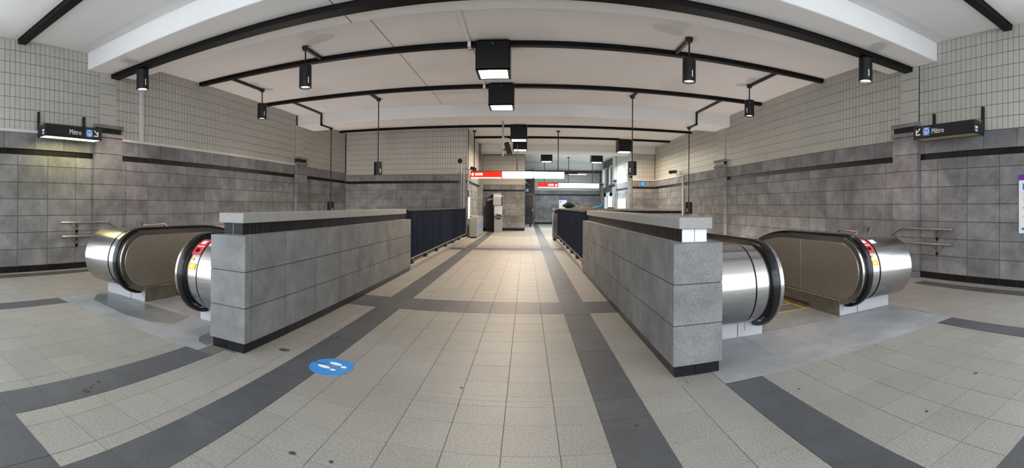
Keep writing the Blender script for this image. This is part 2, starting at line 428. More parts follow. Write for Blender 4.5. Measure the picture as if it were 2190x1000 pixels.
for k in range(5): MB().box(-0.225, -0.215, 24.28 + 1.384 * k, 24.2 + 1.384 * (k + 1), 0.38, 3.42).build('pane', M['glass'], wo)
# far end wall
wb = wall_y('wall_back', 31.8, -0.10, 5.5, ZA, ZC)
masonry(wb, 'y', 31.8, -1, -0.10, 5.42, ZA, 0.62, 0.4, 0.0, 3.9, lower=False, cut=[(-0.10, 0.58)], block_w=0.6)
# right return wall and the far right wall
wt = wall_y('wall_return', 21.8, 5.42, XR, (0.12, 0.322, 6, 2.26, 2.36, 2.67), ZC)
masonry(wt, 'y', 21.8, -1, 5.42, XR, (0.12, 0.322, 6, 2.26, 2.36, 2.67), 5.42, 5.7, 5.42, ZB, lower=False, tile_w=0.13)
wfr = wall_mesh('wall_far_right', [(5.428, 5.75, 22.1, 27.2, 0, 2.26), (5.452, 5.75, 22.1, 27.2, 2.26, 2.36), (5.41, 5.75, 22.1, 27.2, 2.36, 2.67), (5.42, 5.75, 27.2, 32.1, 2.3, 2.6), (5.42, 5.75, 30.4, 32.1, 0, 2.3), (5.42, 5.75, 28.6, 29.0, 2.6, 4.0), (5.42, 5.75, 30.6, 32.1, 2.6, 4.0)],
                [(5.446, 5.75, 22.1, 27.2, 2.67, ZC), (5.42, 5.75, 27.2, 32.1, 4.0, ZC)])
masonry(wfr, 'x', 5.42, -1, 21.8, 27.2, (0.12, 0.322, 6, 2.26, 2.36, 2.67), 22.1, 22.4, 22.1, ZC, lower=False, cut=[(21.8, 22.4), (25.9, 26.5)])
for y0, y1 in ((21.85, 22.4), (25.9, 26.5), (30.4, 30.9)):
    b = MB(); b.box(5.30, 5.45, y0, y1, 0, 2.74); b.box(5.32, 5.45, y0 + 0.03, y1 - 0.03, 2.8, 2.92, mi=1); b.box(5.27, 5.45, y0 - 0.02, y1 + 0.02, 2.92, 3.0); b.box(5.27, 5.45, y0 - 0.02, y1 + 0.02, 2.74, 2.8)
    b.box(5.37, 5.45, y0 + 0.05, y1 - 0.05, 3.0, ZC, mi=2); b.build('pilaster', [M['block'], M['black'], M['tile']], wfr)
for i, (y0, y1) in enumerate(((27.2, 28.6), (29.0, 30.6))):
    w = MB(); z0, z1 = 2.6, 4.0
    for q in ((y0, y1, z0, z0 + 0.06), (y0, y1, z1 - 0.06, z1), (y0, y0 + 0.06, z0, z1), (y1 - 0.06, y1, z0, z1)): w.box(5.46, 5.56, *q)
    wo = kind(w.build('window_%d' % (i + 1), M['galv'])); MB().box(5.50, 5.515, y0 + 0.06, y1 - 0.06, z0 + 0.06, z1 - 0.06).build('pane', M['glass'], wo)

# ------------------------------------------------------------------ ceiling and beams
ce = MB()
ce.box(XL - 0.3, XR + 0.3, YN - 1.2, 22.1, ZC, ZC + 0.3)
ce.box(-2.65, 5.75, 22.1, 32.1, ZC, ZC + 0.3)
ce = kind(ce.build('ceiling', M['ceil']))
def beam(y0, y1, zb, x0=XL - 0.02, x1=XR + 0.02, dy=0.0):
    b = MB(); b.box(x0, x1, y0, y1, zb, ZC + 0.01); return kind(b.build('beam', M['beam'], None, bevel=0.02, seg=3))
beam(4.80, 6.05, ZB); beam(13.15, 14.3, 4.06); beam(21.8, 23.2, 4.08, -2.36, XR + 0.02)
beam(30.9, 31.8, 3.95, -0.1, 5.42)
# shallow seam line of the ceiling
for y0, y1, z in ((6.06, 13.14, ZC), (14.31, 21.79, ZC)):
    kind(MB().box(-2.585, -2.572, y0, y1, z - 0.002, z + 0.005).build('trim_ceiling_seam', M['grout']))
kind(MB().box(-2.585, -2.572, 4.83, 6.02, ZB - 0.002, ZB + 0.005).build('trim_ceiling_seam', M['grout']))

# ------------------------------------------------------------------ floor
YH = 5.7
fb = MB()
for q in ((XL, XR, YN, 4.5), (XL, -4.55, 4.5, YH), (-3.46, 2.41, 4.5, YH), (3.56, XR, 4.5, YH), (-2.72, 1.57, YH, YW), (-2.36, XR, YW, 21.8), (-2.36, 5.42, 21.8, 31.8)):
    fb.box(*q, -0.25, -0.003)
fb.box(5.42, 8.0, 27.2, 30.4, -0.25, -0.003)
fl = kind(fb.build('floor', M['fgrout']))
kind(MB().box(XL - 12, XR + 12, YO - 9, YN - 0.6, -0.3, -0.02).build('ground_outside', M['pavement']))  # unseen ground, made pale to bounce daylight onto the ceiling
door_sill = kind(MB().box(XL, XR, YN - 0.62, YN + 0.02, -0.25, -0.004).build('trim_1', M['plate']))
DX = [(-7.49, -7.17), (-5.41, -5.09), (-2.88, -2.55), (-1.94, -1.62), (0.475, 0.80), (1.472, 1.80), (4.12, 4.44), (6.02, 6.34)]
def in_any(x, iv): return any(a < x < c for a, c in iv)
light = []; dark = []
def grid(lo, hi, ph, w, extra=()):
    g = [lo, hi] + [e for e in extra if lo < e < hi]
    k = math.ceil((lo - ph) / w); v = ph + k * w
    while v < hi:
        if all(abs(v - e) > 0.07 for e in g): g.append(v)
        v += w
    return sorted(g)
def cells(x0, x1, y0, y1, stripes=(), bands=()):
    xs = grid(x0, x1, -0.13, 0.321, [e for s in stripes for e in s])
    ys = grid(y0, y1, 2.345, 0.3275, [e for s in bands for e in s])
    for xa, xb in zip(xs, xs[1:]):
        for ya, yb in zip(ys, ys[1:]):
            cx, cy = (xa + xb) / 2, (ya + yb) / 2
            if in_any(cx, stripes) or in_any(cy, bands): continue
            light.append((xa + 0.0025, xb - 0.0025, ya + 0.0025, yb - 0.0025, -0.02, round(random.uniform(-0.0008, 0), 4)))
def dcol(x0, x1, y0, y1, ph=2.69):
    for ya, yb in zip(*(lambda g: (g, g[1:]))(grid(y0, y1, ph, 0.66))): dark.append((x0 + 0.0025, x1 - 0.0025, ya + 0.003, yb - 0.003, -0.02, 0))
def drow(x0, x1, y0, y1, w=0.321):
    for xa, xb in zip(*(lambda g: (g, g[1:]))(grid(x0, x1, -0.13, w))): dark.append((xa + 0.0025, xb - 0.0025, y0 + 0.0025, y1 - 0.0025, -0.02, 0))
P1, P2, Y1 = 2.92, 2.99, 1.07                       # plate fronts, nearest cross stripe
cells(XL, XR, -1.4, 0.41)
drow(XL, XR, 0.41, Y1, 0.642)
cells(XL, -2.55, Y1, P1, DX); cells(-2.55, 1.472, Y1, P1, DX); cells(1.472, XR, Y1, P2, DX)
for a, c in DX: dcol(a, c, Y1, P1 if a < 0 else P2)
cells(XL, -5.45, P1, YH, DX[:1]); dcol(*DX[0], P1, YH)
cells(4.47, XR, P2, YH, DX[-1:]); dcol(*DX[-1], P2, 4.9); cells(6.02, 6.34, 4.9, YH)
cells(-2.62, 1.472, P1, 3.08, DX); cells(1.22, 1.472, 3.08, 3.32)
B2 = [(5.42, 6.08), (13.1, 13.75)]
cells(-2.44, 1.22, 3.08, YW, DX[3:5], B2)
for a, c in DX[3:5]:
    dcol(a, c, P1 if a < -1 else P2, 5.42); dcol(a, c, 6.08, 13.1); dcol(a, c, 13.75, 31.8)
for y0, y1 in B2: drow(-2.34, 1.14, y0, y1)
cells(-2.36, XR, YW, 21.8, DX[3:5]); cells(-2.36, 5.42, 21.8, 31.8, DX[3:5])
pieces(fl, 'floor_tile', light, M['floor'], minpx=8)
pieces(fl, 'dark_floor_tile', dark, M['dark'], minpx=6)
# threshold plates before the escalators
for x0, x1, y0, y1, ys in ((-5.43, -2.74, P1, 3.80, 3.25), (1.475, 4.46, P2, 4.04, 3.34)):
    MB().box(x0, x1, y0 + 0.006, ys - 0.003, -0.02, 0.002).build('threshold_plate', M['plate'], fl)
    xm = (-3.35 if x0 < 0 else 2.15)
    MB().box(x0 + 0.01, xm - 0.003, ys, y1 - 0.01, -0.02, 0.002).build('threshold_plate', M['plate'], fl)
    MB().box(xm, x1 - 0.02, ys, y1 - 0.01, -0.02, 0.002).build('threshold_plate', M['plate'], fl)
# wells: lower floors and cross walls
kind(MB().box(XL - 0.3, -2.4, YH, YW + 0.3, -5.2, -5.0).build('floor_lower_left', M['well']))
kind(MB().box(1.2, XR + 0.3, YH, YW + 0.3, -5.2, -5.0).build('floor_lower_right', M['well']))
b = MB(); b.box(-2.72, -2.36, 5.0, YW, -5.0, -0.25); b.box(XL, -2.72, 4.25, 4.5, -5, -0.25); kind(b.build('wall_well_left', M['well']))
b = MB(); b.box(1.2, 1.56, 5.0, YW, -5.0, -0.25); b.box(1.56, XR, 4.25, 4.5, -5, -0.25); b.box(1.56, XR, YW, YW + 0.3, -5, -0.25); kind(b.build('wall_well_right', M['well']))

# stains and gum spots on the floor
def blob(pts, name, m, z=0.0015):
    MB().prism(pts, (0, 0, 0.0), (1, 0, 0), (0, 1, 0), (0, 0, z)).build(name, m, fl)
for x, y, r in ((-2.633, 1.655, 0.035), (-2.665, 1.72, 0.02), (-2.70, 1.76, 0.012), (-2.72, 1.82, 0.02), (-1.20, 2.03, 0.022), (-0.98, 2.06, 0.014), (-0.47, 3.19, 0.014), (0.68, 2.60, 0.02), (-1.86, 4.03, 0.02), (-2.12, 3.42, 0.05), (2.3, 1.75, 0.014), (3.05, 1.82, 0.02), (1.9, 2.62, 0.012)):
    blob([(x + r * random.uniform(0.7, 1.2) * math.cos(2 * PI * k / 9), y + r * random.uniform(0.6, 1.1) * math.sin(2 * PI * k / 9)) for k in range(9)], 'floor_stain', M['stain'])

# glazed entrance side behind the photographer: unseen frames, added for their bands in the steel reflections
w = MB()
for k in range(9):
    x = XL + (XR - XL - 0.08) * k / 8; w.box(x, x + 0.08, YN - 0.1, YN - 0.02, 0, ZC)
for z in (0.0, 0.95, 2.35): w.box(XL, XR, YN - 0.1, YN - 0.02, z, z + 0.09)
for x in (XL - 0.1, XR + 0.02):
    for k in range(3): w.box(x, x + 0.08, YN + 0.9 * k, YN + 0.9 * k + 0.07, 0, ZC)
    for z in (0.0, 0.95, 2.35): w.box(x, x + 0.08, YN, YG, z, z + 0.09)
kind(w.build('window_4', M['galv']))
# ------------------------------------------------------------------ parapets
def parapet(name, label, xi, xo, y0, y1, sgn, joints, end_mat, ci, co):
    """xi: corridor face, xo: escalator face; sgn = direction from xi to xo"""
    t = root(name, label, 'low wall', loc=((xi + xo) / 2, (y0 + y1) / 2, 0))
    lo, hi = min(xi, xo), max(xi, xo)
    b = MB(); b.box(lo + 0.006, hi - 0.006, y0 + 0.006, y1 - 0.006, 0.09, 1.05); b.box(lo + 0.03, hi - 0.03, y0 + 0.03, y1 - 0.03, 0, 0.09)
    cl, ch = min(ci, co) + 0.035, max(ci, co) - 0.035
    b.box(cl + 0.003, ch - 0.003, y0 + 0.088, y1 - 0.06, 1.05, 1.168, mi=1); b.build('core', [M['mortar'], M['lgrout']], t)
    zs = [0.086, 0.407, 0.732, 1.056]
    bl = []
    js = [y0] + joints + [y1]
    for z0, z1 in zip(zs, zs[1:]):
        for k, (p, q) in enumerate(zip(js, js[1:])):
            p2 = p if k == 0 else p + 0.005; q2 = q if k == len(js) - 2 else q - 0.005
            if k == 0:
                bl.append((lo, hi, p2, q2, z0 + 0.005, z1 - (0.005 if z1 < 1 else 0)))
            else:
                for u0, u1 in ((lo, lo + 0.04), (hi - 0.04, hi)):
                    bl.append((u0, u1, p2, q2, z0 + 0.005, z1 - (0.005 if z1 < 1 else 0)))
    pieces(t, 'block', bl, M['pblock'], minpx=0)
    MB().box(lo + 0.035, hi - 0.035, y0 + 0.15, y1 - 0.005, 1.04, 1.0565).build('ledge', M['coping'], t)
    # black tile course under the coping
    tl = []; n = round((y1 - y0 - 0.14) / 0.112); w = (y1 - y0 - 0.14) / n
    for k in range(n):
        p = y0 + 0.09 + w * k
        tl.append((cl, cl + 0.02, p + 0.003, p + w - 0.003, 1.06, 1.166)); tl.append((ch - 0.02, ch, p + 0.003, p + w - 0.003, 1.06, 1.166))
    pieces(t, 'strip_tile', tl, M['black'], minpx=3)
    m = (cl + ch) / 2
    pieces(t, 'end_tile', [(cl + 0.003, m - 0.004, y0 + 0.085, y0 + 0.10, 1.06, 1.166), (m + 0.004, ch - 0.003, y0 + 0.085, y0 + 0.10, 1.06, 1.166)], end_mat, minpx=0)
    # baseboard tiles
    bt = []; n = round((y1 - y0) / 0.36); w = (y1 - y0 - 0.06) / n
    for k in range(n):
        p = y0 + 0.03 + w * k
        bt.append((lo + 0.018, lo + 0.03, p + 0.002, p + w - 0.002, 0.002, 0.082)); bt.append((hi - 0.03, hi - 0.018, p + 0.002, p + w - 0.002, 0.002, 0.082))
    m = (lo + hi) / 2
    for u0, u1 in ((lo + 0.02, m - 0.02), (m - 0.016, hi - 0.02)): bt.append((u0, u1, y0 + 0.018, y0 + 0.03, 0.002, 0.082))
    pieces(t, 'baseboard_tile', bt, M['black'], minpx=3)
    # coping stones
    cj = [y0 + 0.05, y0 + 0.62] + [y0 + 0.62 + 0.95 * k for k in range(1, 5)] + [y1 - 0.13]
    for p, q in zip(cj, cj[1:]):
        MB().box(min(ci, co), max(ci, co), p + 0.0015, q - 0.0015, 1.168, 1.262).build('coping_slab', M['coping'], t, bevel=0.006)
    return t
parapet('parapet', 'grey block parapet with stone coping between the left escalator and the central walkway', -2.338, -2.745, 3.10, 8.60, -1,
        [3.20, 3.79, 4.45, 5.11, 5.79, 6.43, 7.12, 7.78], M['black'], -2.40, -2.69)
parapet('parapet', 'grey block parapet with white end tiles between the walkway and the right escalator', 1.137, 1.560, 3.22, 8.72, 1,
        [3.32, 4.11, 4.61, 5.32, 6.01, 6.66, 7.3, 7.94], M['whitetile'], 1.20, 1.492)
# pier at the far end of the right railing
t = root('end_pier', 'short grey block pier with dark coping at the far end of the right railing', 'pier', loc=(1.2, 17.2, 0))
pieces(t, 'block', [(1.04, 1.40, 16.75, 17.55, z0 + 0.003, z1 - 0.003) for z0, z1 in ((0.1, 0.42), (0.42, 0.74), (0.74, 1.06))], M['block'], minpx=0)
MB().box(1.06, 1.38, 16.78, 17.52, 0, 0.1).build('baseboard', M['black'], t); MB().box(1.10, 1.38, 16.8, 17.5, 1.06, 1.17).build('strip', M['black'], t)
MB().box(1.06, 1.42, 16.72, 17.58, 1.17, 1.25).build('coping_slab', M['coping'], t)
# cross parapet at the end of the right well
t = root('cross_parapet', 'low parapet with brown coping across the far end of the right stairwell', 'low wall', loc=(4.0, 17.3, 0))
pieces(t, 'block', [(1.42 + 0.64 * k + 0.003, min(1.42 + 0.64 * (k + 1), 6.42) - 0.003, 17.2, 17.5, z0 + 0.003, z1 - 0.003) for k in range(8) for z0, z1 in ((0.0, 0.32), (0.32, 0.69), (0.69, 1.06))], M['block'], minpx=0)
pieces(t, 'strip_tile', [(1.42 + 0.1 * k + 0.003, 1.42 + 0.1 * (k + 1) - 0.003, 17.23, 17.47, 1.062, 1.17) for k in range(50)], M['black'], minpx=3)
for k in range(5):
    MB().box(1.42 + k * 1.0 + 0.002, 1.42 + (k + 1) * 1.0 - 0.002, 17.16, 17.54, 1.17, 1.25).build('coping_slab', M['kerb'], t, bevel=0.005)

# ------------------------------------------------------------------ railings on kerbs
def railing(name, label, x, xk0, xk1, y0, y1):
    t = root(name, label, 'railing', loc=(x, (y0 + y1) / 2, 0))
    MB().box(xk0, xk1, y0, y1, 0, 0.09).build('kerb', M['kerb'], t, bevel=0.006)
    MB().box(x - 0.045, x + 0.045, y0, y1, 1.215, 1.245).build('top_rail', M['blackm'], t, bevel=0.004)
    MB().box(x - 0.035, x + 0.035, y0, y1, 0.20, 0.222).build('bottom_rail', M['galv'], t)
    n = int((y1 - y0) / 0.145); w = (y1 - y0 - 0.06) / (n - 1)
    pieces(t, 'picket', [(x - 0.032, x + 0.032, round(y0 + 0.02 + w * k, 3), round(y0 + 0.032 + w * k, 3), 0.222, 1.215) for k in range(n)], M['navy'], minpx=0)
    for k in range(7):
        yy = y0 + 0.35 + (y1 - y0 - 0.7) * k / 6
        MB().box(x - 0.04, x + 0.04, yy, yy + 0.15, 0.09, 0.20).build('foot', M['blackm'], t)
railing('railing', 'dark navy picket railing on a concrete kerb beyond the left parapet', -2.44, -2.56, -2.345, 8.62, 17.2)
railing('railing', 'dark navy picket railing on a concrete kerb beyond the right parapet', 1.225, 1.145, 1.36, 8.74, 16.72)

# ------------------------------------------------------------------ escalators
def arc(yc, zc, r, a0, a1, n):
    return [(yc + r * math.cos(math.radians(a0 + (a1 - a0) * k / n)), zc + r * math.sin(math.radians(a0 + (a1 - a0) * k / n))) for k in range(n + 1)]
SL = math.radians(30)
def path(yc, r, zc=0.56, n=20, y_end=12.0, full=True):
    """outline of the balustrade in (y, z): from its foot round the newel, along the top, then down the incline"""
    p = arc(yc, zc, r, 275, 90, n)
    y1 = yc + 1.15; R = 2.2 + r
    p.append((y1, zc + r))
    p += [(y1 + R * math.sin(SL * k / 8), zc + r - R * (1 - math.cos(SL * k / 8))) for k in range(1, 9)]
    ye, ze = p[-1]
    p.append((y_end, ze - (y_end - ye) * math.tan(SL)))
    return p
def solid(yc, r, y_end=12.0):
    """closed outline of the stainless body"""
    top = path(yc, r, y_end=y_end)
    yb = yc + 1.3; R = 1.6
    bot = [(yb, top[0][1])] + [(yb + R * math.sin(SL * k / 5), top[0][1] - R * (1 - math.cos(SL * k / 5))) for k in range(1, 6)]
    ye, ze = bot[-1]
    bot.append((y_end, ze - (y_end - ye) * math.tan(SL)))
    return top + bot[::-1]

def prof_tube(pts, x, hw, hh):
    """handrail: rounded belt section swept along the (y, z) path at x"""
    mb = MB(); sec = []
    for k in range(14):
        t = 2 * PI * k / 14; c, s = math.cos(t), math.sin(t)
        sec.append((hw * (abs(c) ** 0.6) * (1 if c >= 0 else -1), hh * (abs(s) ** 0.6) * (1 if s >= 0 else -1)))
    rings = []
    for i, (y, z) in enumerate(pts):
        y0, z0 = pts[max(i - 1, 0)]; y1, z1 = pts[min(i + 1, len(pts) - 1)]
        d = math.hypot(y1 - y0, z1 - z0); ty, tz = (y1 - y0) / d, (z1 - z0) / d
        rings.append([mb.bm.verts.new((x + a, y - tz * b, z + ty * b)) for a, b in sec])
    for A, B in zip(rings, rings[1:]):
        for k in range(14):
            f = mb.bm.faces.new((A[k], A[(k + 1) % 14], B[(k + 1) % 14], B[k])); f.smooth = True
    mb.bm.faces.new(rings[0][::-1]); mb.bm.faces.new(rings[-1]); return mb

def smooth_sides(o):
    for p in o.data.polygons:
        if abs(p.normal.x) < 0.5: p.use_smooth = True
    o.data.set_sharp_from_angle(angle=0.7)
    return o

def balustrade(t, xin, xout, yc, stickers=False):
    """xin: face towards the steps, xout: outer face"""
    s = 1 if xout > xin else -1
    X = lambda d: xin + s * d
    W_ = abs(xout - xin)
    def pr(poly, d0, d1): return MB().prism_x(poly, *sorted((X(d0), X(d1))))
    body = smooth_sides(pr(solid(yc, 0.40), 0.32, W_).build('balustrade', M['steel'], t))
    smooth_sides(pr(solid(yc, 0.395), 0.155, 0.30).build('newel_ring', M['steel'], body))
    pr(solid(yc, 0.37), 0.03, 0.33).build('groove', M['groove'], body)
    smooth_sides(pr(solid(yc, 0.41), 0.0, 0.045).build('inner_deck', M['steel'], body))
    # inner panel: a slightly smaller sheet set on the step side
    pr(solid(yc + 0.005, 0.345), -0.006, 0.02).build('inner_panel', M['panel'], body)
    for k in range(3):
        y = yc + 0.82 + 1.7 * k
        if k == 0: MB().box(*sorted((X(-0.0075), X(0))), y, y + 0.008, 0.23, 0.90).build('panel_seam', M['steel'], body)
    prof_tube(path(yc, 0.43), X(0.102), 0.042, 0.022).build('handrail', M['rubber'], body)
    # plinth and skirt
    pl = MB(); x0, x1 = sorted((X(0.004), X(W_ - 0.02)))
    pl.box(x0, x1, yc + 0.004, yc + 1.45, 0, 0.30); pl.build('plinth', M['plinth'], body)
    MB().box(*sorted((X(0.30), X(0.305))), yc - 0.0, yc + 0.006, 0.005, 0.17).build('plinth_seam', M['groove'], body)
    inlet = MB(); inlet.box(*sorted((X(0.04), X(0.22))), yc - 0.006, yc + 0.006, 0.06, 0.24); inlet.build('handrail_inlet', M['plinth'], body)
    sk = [(yc + 0.002, 0.0), (yc + 0.002, 0.195), (yc + 1.6, 0.195), (yc + 2.4, 0.0), (12, (12 - yc - 2.4) * -math.tan(SL)), (12, (12 - yc - 2.4) * -math.tan(SL) - 0.5), (yc + 1.6, -0.3), (yc + 0.3, -0.05), (yc + 0.3, 0)]
    MB().prism_x(sk, *sorted((X(-0.012), X(0.006)))).build('skirt_panel', M['skirt'], body)
    MB().box(*sorted((X(-0.03), X(-0.012))), yc + 0.62, yc + 2.0, 0.035, 0.07).build('skirt_brush', M['groove'], body)
    if stickers:
        # stickers wrapped on the ring next to the handrail
        def patch(name, a0, a1, d0, d1, m, r=0.398):
            mb = MB(); P = arc(yc, 0.56, r, a0, a1, 6); Q = arc(yc, 0.56, r + 0.0015, a0, a1, 6)
            mb.prism_x(P + Q[::-1], *sorted((X(d0), X(d1)))); return mb.build(name, m, body)
        patch('red_sticker', 105, 143, 0.165, 0.298, M['red'])
        patch('sticker_print', 132, 139, 0.20, 0.255, M['rubber'], 0.4)
        patch('sticker_print', 126, 127.5, 0.18, 0.285, M['ink'], 0.4)
        patch('sticker_print', 112, 121, 0.20, 0.26, M['ink'], 0.4)
        patch('yellow_sticker', 149, 153, 0.20, 0.235, M['yellow'])
        patch('yellow_sticker', 158, 168, 0.18, 0.285, M['yellow'])
        patch('sticker_print', 161, 165, 0.215, 0.245, M['ink'], 0.4)
        patch('white_sticker', 112, 124, 0.33, 0.42, M['ink'], 0.402)
    return body

def escalator(label, units, xs0, xs1, yc):
    t = root('escalator', label, 'escalator', loc=((xs0 + xs1) / 2, yc, 0))
    for u in units: balustrade(t, *u)
    x0, x1 = xs0 + 0.02, xs1 - 0.02
    lp = MB(); lp.box(x0, x1, yc + 0.01, yc + 0.52, -0.05, 0.004)
    for k in range(26):
        xa = x0 + 0.02 + (x1 - x0 - 0.04) * k / 26
        for j in range(9):
            lp.box(xa, xa + 0.018, yc + 0.03 + 0.053 * j, yc + 0.062 + 0.053 * j, 0.004, 0.0055)
    lp.build('landing_plate', M['tread'], t)
    b = MB(); b.box(x0, x1, yc + 0.52, yc + 0.60, -0.05, 0.006)
    for k in range(60):
        xa = x0 + (x1 - x0) * k / 60; b.box(xa, xa + 0.006, yc + 0.60, yc + 0.64, -0.02, 0.0)
    b.build('comb', M['tread'], t)
    MB().box(x0, x1, yc + 0.575, yc + 0.60, 0.006, 0.0075).build('comb_line', M['yellow'], t)
    # steps: flat run, then down the incline
    y, z = yc + 0.62, -0.012; d = 0.4
    for k in range(15):
        if k >= 2: dz = (0.05, 0.13, 0.2)[min(k - 2, 2)] + (0.03 if k > 4 else 0)
        else: dz = 0
        z -= dz
        st = MB(); st.box(x0, x1, y, y + d - 0.006, z - 0.24, z - 0.012)
        for j in range(32):
            xa = x0 + (x1 - x0) * j / 32; st.box(xa, xa + (x1 - x0) / 64, y, y + d - 0.006, z - 0.012, z)
        so = st.build('step', M['tread'], t)
        ln = MB(); ln.box(x0, x0 + 0.03, y, y + d - 0.006, z, z + 0.0015); ln.box(x1 - 0.03, x1, y, y + d - 0.006, z, z + 0.0015); ln.box(x0, x1, y + d - 0.04, y + d - 0.008, z, z + 0.0015)
        ln.build('step_edge_line', M['yellow'], so)
        y += d
    tr = MB(); tr.prism_x([(yc + 0.4, -0.3), (yc + 2.4, -0.5), (12, -4.6), (12, -5.0), (yc + 2.2, -1.2), (yc + 0.4, -0.9)], x0, x1); tr.build('truss', M['groove'], t)
    return t
escalator('escalator going down left of the walkway behind the left parapet', [(-4.55, -5.45, 3.79, False), (-3.46, -2.76, 3.72, True)], -4.55, -3.46, 3.79)
escalator('escalator going down right of the walkway behind the right parapet', [(3.56, 4.47, 4.05, True), (2.41, 1.58, 3.98, False)], 2.41, 3.56, 4.05)

# stairs beside the escalators
def stairs(label, x0, x1, y0):
    t = root('staircase', label, 'stairs', loc=((x0 + x1) / 2, y0, 0))
    y, z = y0, 0.0
    for k in range(24):
        z -= 0.17
        MB().box(x0, x1, y, y + 0.30, z - 0.2, z).build('stair_tread', M['kerb'], t); y += 0.295
stairs('concrete stairs going down between the left escalator and the wall', XL + 0.13, -5.47, YH)
stairs('concrete stairs going down between the right escalator and the wall', 4.49, XR - 0.13, YH)

# handrails on the walls and along the escalators
def handrail(label, x, y0, y1, z, slope_y, wall=None, r=0.025, brk=()):
    t = root('stair_handrail', label, 'handrail', loc=(x, y0, 0))
    pts = [(x, y0, z), (x, y1 - 0.03, z), (x, y1 + 0.03, z - 0.02), (x, slope_y, z - 0.02 - (slope_y - y1 - 0.03) * math.tan(math.radians(29)))]
    MB().tube(pts, r).build('rail', M['steel'], t)
    for yb in brk:
        s = 1 if wall > x else -1
        b = MB(); b.tube([(x, yb, z - 0.015), (x + s * 0.02, yb, z - 0.07), (wall, yb, z - 0.16)], 0.011, 8)
        b.tube([(x, yb - 0.22, z - 0.01), (x + s * 0.03, yb - 0.16, z - 0.06), (wall, yb, z - 0.17)], 0.011, 8)
        b.cyl((wall, yb, z - 0.17), (wall - s * 0.012, yb, z - 0.17), 0.04, 12)
        b.box(*sorted((wall, wall - s * 0.012)), yb - 0.02, yb + 0.02, z - 0.24, z - 0.02)
        b.build('bracket', M['steel'], t)
for nm, x, w, y0, y1 in (('left', -7.55, XL, 4.126, 5.27), ('right', 6.52, XR, 4.367, 5.60)):
    handrail('upper steel handrail on the %s wall above the stairs' % nm, x, y0, y1, 0.94, 9.5, w, brk=(y0 + 0.42, y1 + 1.0))
    handrail('lower steel handrail on the %s wall, under the longer upper one' % nm, x, y0 + 0.02, y1 - 0.03, 0.665, 9.5, w, brk=(y0 + 0.42, y1 + 1.0))
for nm, x, y0, yb in (('left', -5.52, 4.55, 5.0), ('right', 4.56, 4.80, 5.2)):
    t = root('stair_handrail', 'short visible end of a steel handrail behind the %s escalator' % nm, 'handrail', loc=(x, y0, 0))
    MB().tube([(x, y0, 0.975), (x, yb, 0.99), (x, 9.0, 0.99 - (9.0 - yb) * 0.55)], 0.02).build('rail', M['steel'], t)
    MB().tube([(x, y0 + 0.12, 0.97), (x, y0 + 0.12, 0.90)], 0.012).build('post', M['steel'], t)

# ------------------------------------------------------------------ ceiling tracks
TH = 0.085
tracks = [('nearest black cable track, crossing the ceiling before the first beam', 3.22, 0.16, ZC, XL, XR), ('black cable track under the soffit of the nearest beam', 5.38, 0.20, ZB, XL, XR),
          ('black cable track carrying the nearest box light', 8.13, 0.13, ZC, XL, XR), ('black cable track carrying the second box light', 11.03, 0.13, ZC, XL, XR),
          ('black cable track just behind the second beam', 16.62, 0.13, ZC, XL, XR), ('farthest black cable track, before the third beam', 19.35, 0.13, ZC, -2.35, XR)]
GAPS = {8.13: [(-0.97, -0.32)], 11.03: [(-0.98, -0.33)], 16.62: [(-0.635, 0.015)], 19.35: [(-0.635, 0.015), (4.175, 4.825)]}
for lab, y, w, z, x0, x1 in tracks:
    t = root('cable_track', lab, 'cable track', loc=((x0 + x1) / 2, y, z))
    xs = [x0 + 0.01] + [e for g_ in GAPS.get(y, []) for e in g_] + [x1 - 0.01]
    for a, c in zip(xs[::2], xs[1::2]):
        MB().box(a, c, y, y + w, z - TH, z - 0.002).build('channel', M['track'], t)
        MB().box(a, c, y - 0.008, y + w + 0.008, z - 0.02, z - 0.001).build('flange', M['track'], t)

# ------------------------------------------------------------------ box lights
def box_light(lab, x, y, pw=1.0, lc=(1.0, 0.80, 0.58), s=0.64, zb=3.87):
    t = root('box_light', lab, 'ceiling light', 'square black box lights under the ceiling', loc=(x, y, zb))
    b = MB(); x0, x1, y0, y1 = x - s / 2, x + s / 2, y - s / 2, y + s / 2; zt = ZC - 0.03
    b.box(x0, x1, y0, y0 + 0.012, zb, zt); b.box(x0, x1, y1 - 0.012, y1, zb, zt); b.box(x0, x0 + 0.012, y0, y1, zb, zt); b.box(x1 - 0.012, x1, y0, y1, zb, zt)
    b.box(x0, x1, y0, y1, zt - 0.012, zt); b.build('housing', M['box'], t)
    MB().box(x0 + 0.04, x1 - 0.04, y0 + 0.04, y1 - 0.04, zt, ZC).build('ceiling_mount', M['box'], t)
    f = MB()
    for q in ((x0, x1, y0, y0 + 0.05), (x0, x1, y1 - 0.05, y1), (x0, x0 + 0.05, y0, y1), (x1 - 0.05, x1, y0, y1)): f.box(*q, zb - 0.004, zb + 0.02)
    f.build('rim', M['box'], t)
    MB().box(x0 + 0.05, x1 - 0.05, y0 + 0.05, y1 - 0.05, zb + 0.004, zb + 0.016).build('diffuser', M['diff'], t)
    MB().cyl((x, y0 - 0.004, zt - 0.06), (x, y0, zt - 0.06), 0.012, 10).build('screw', M['galv'], t)
    area_light('box_lamp', (x, y, zb - 0.012), s - 0.1, BOX_W * pw, lc)
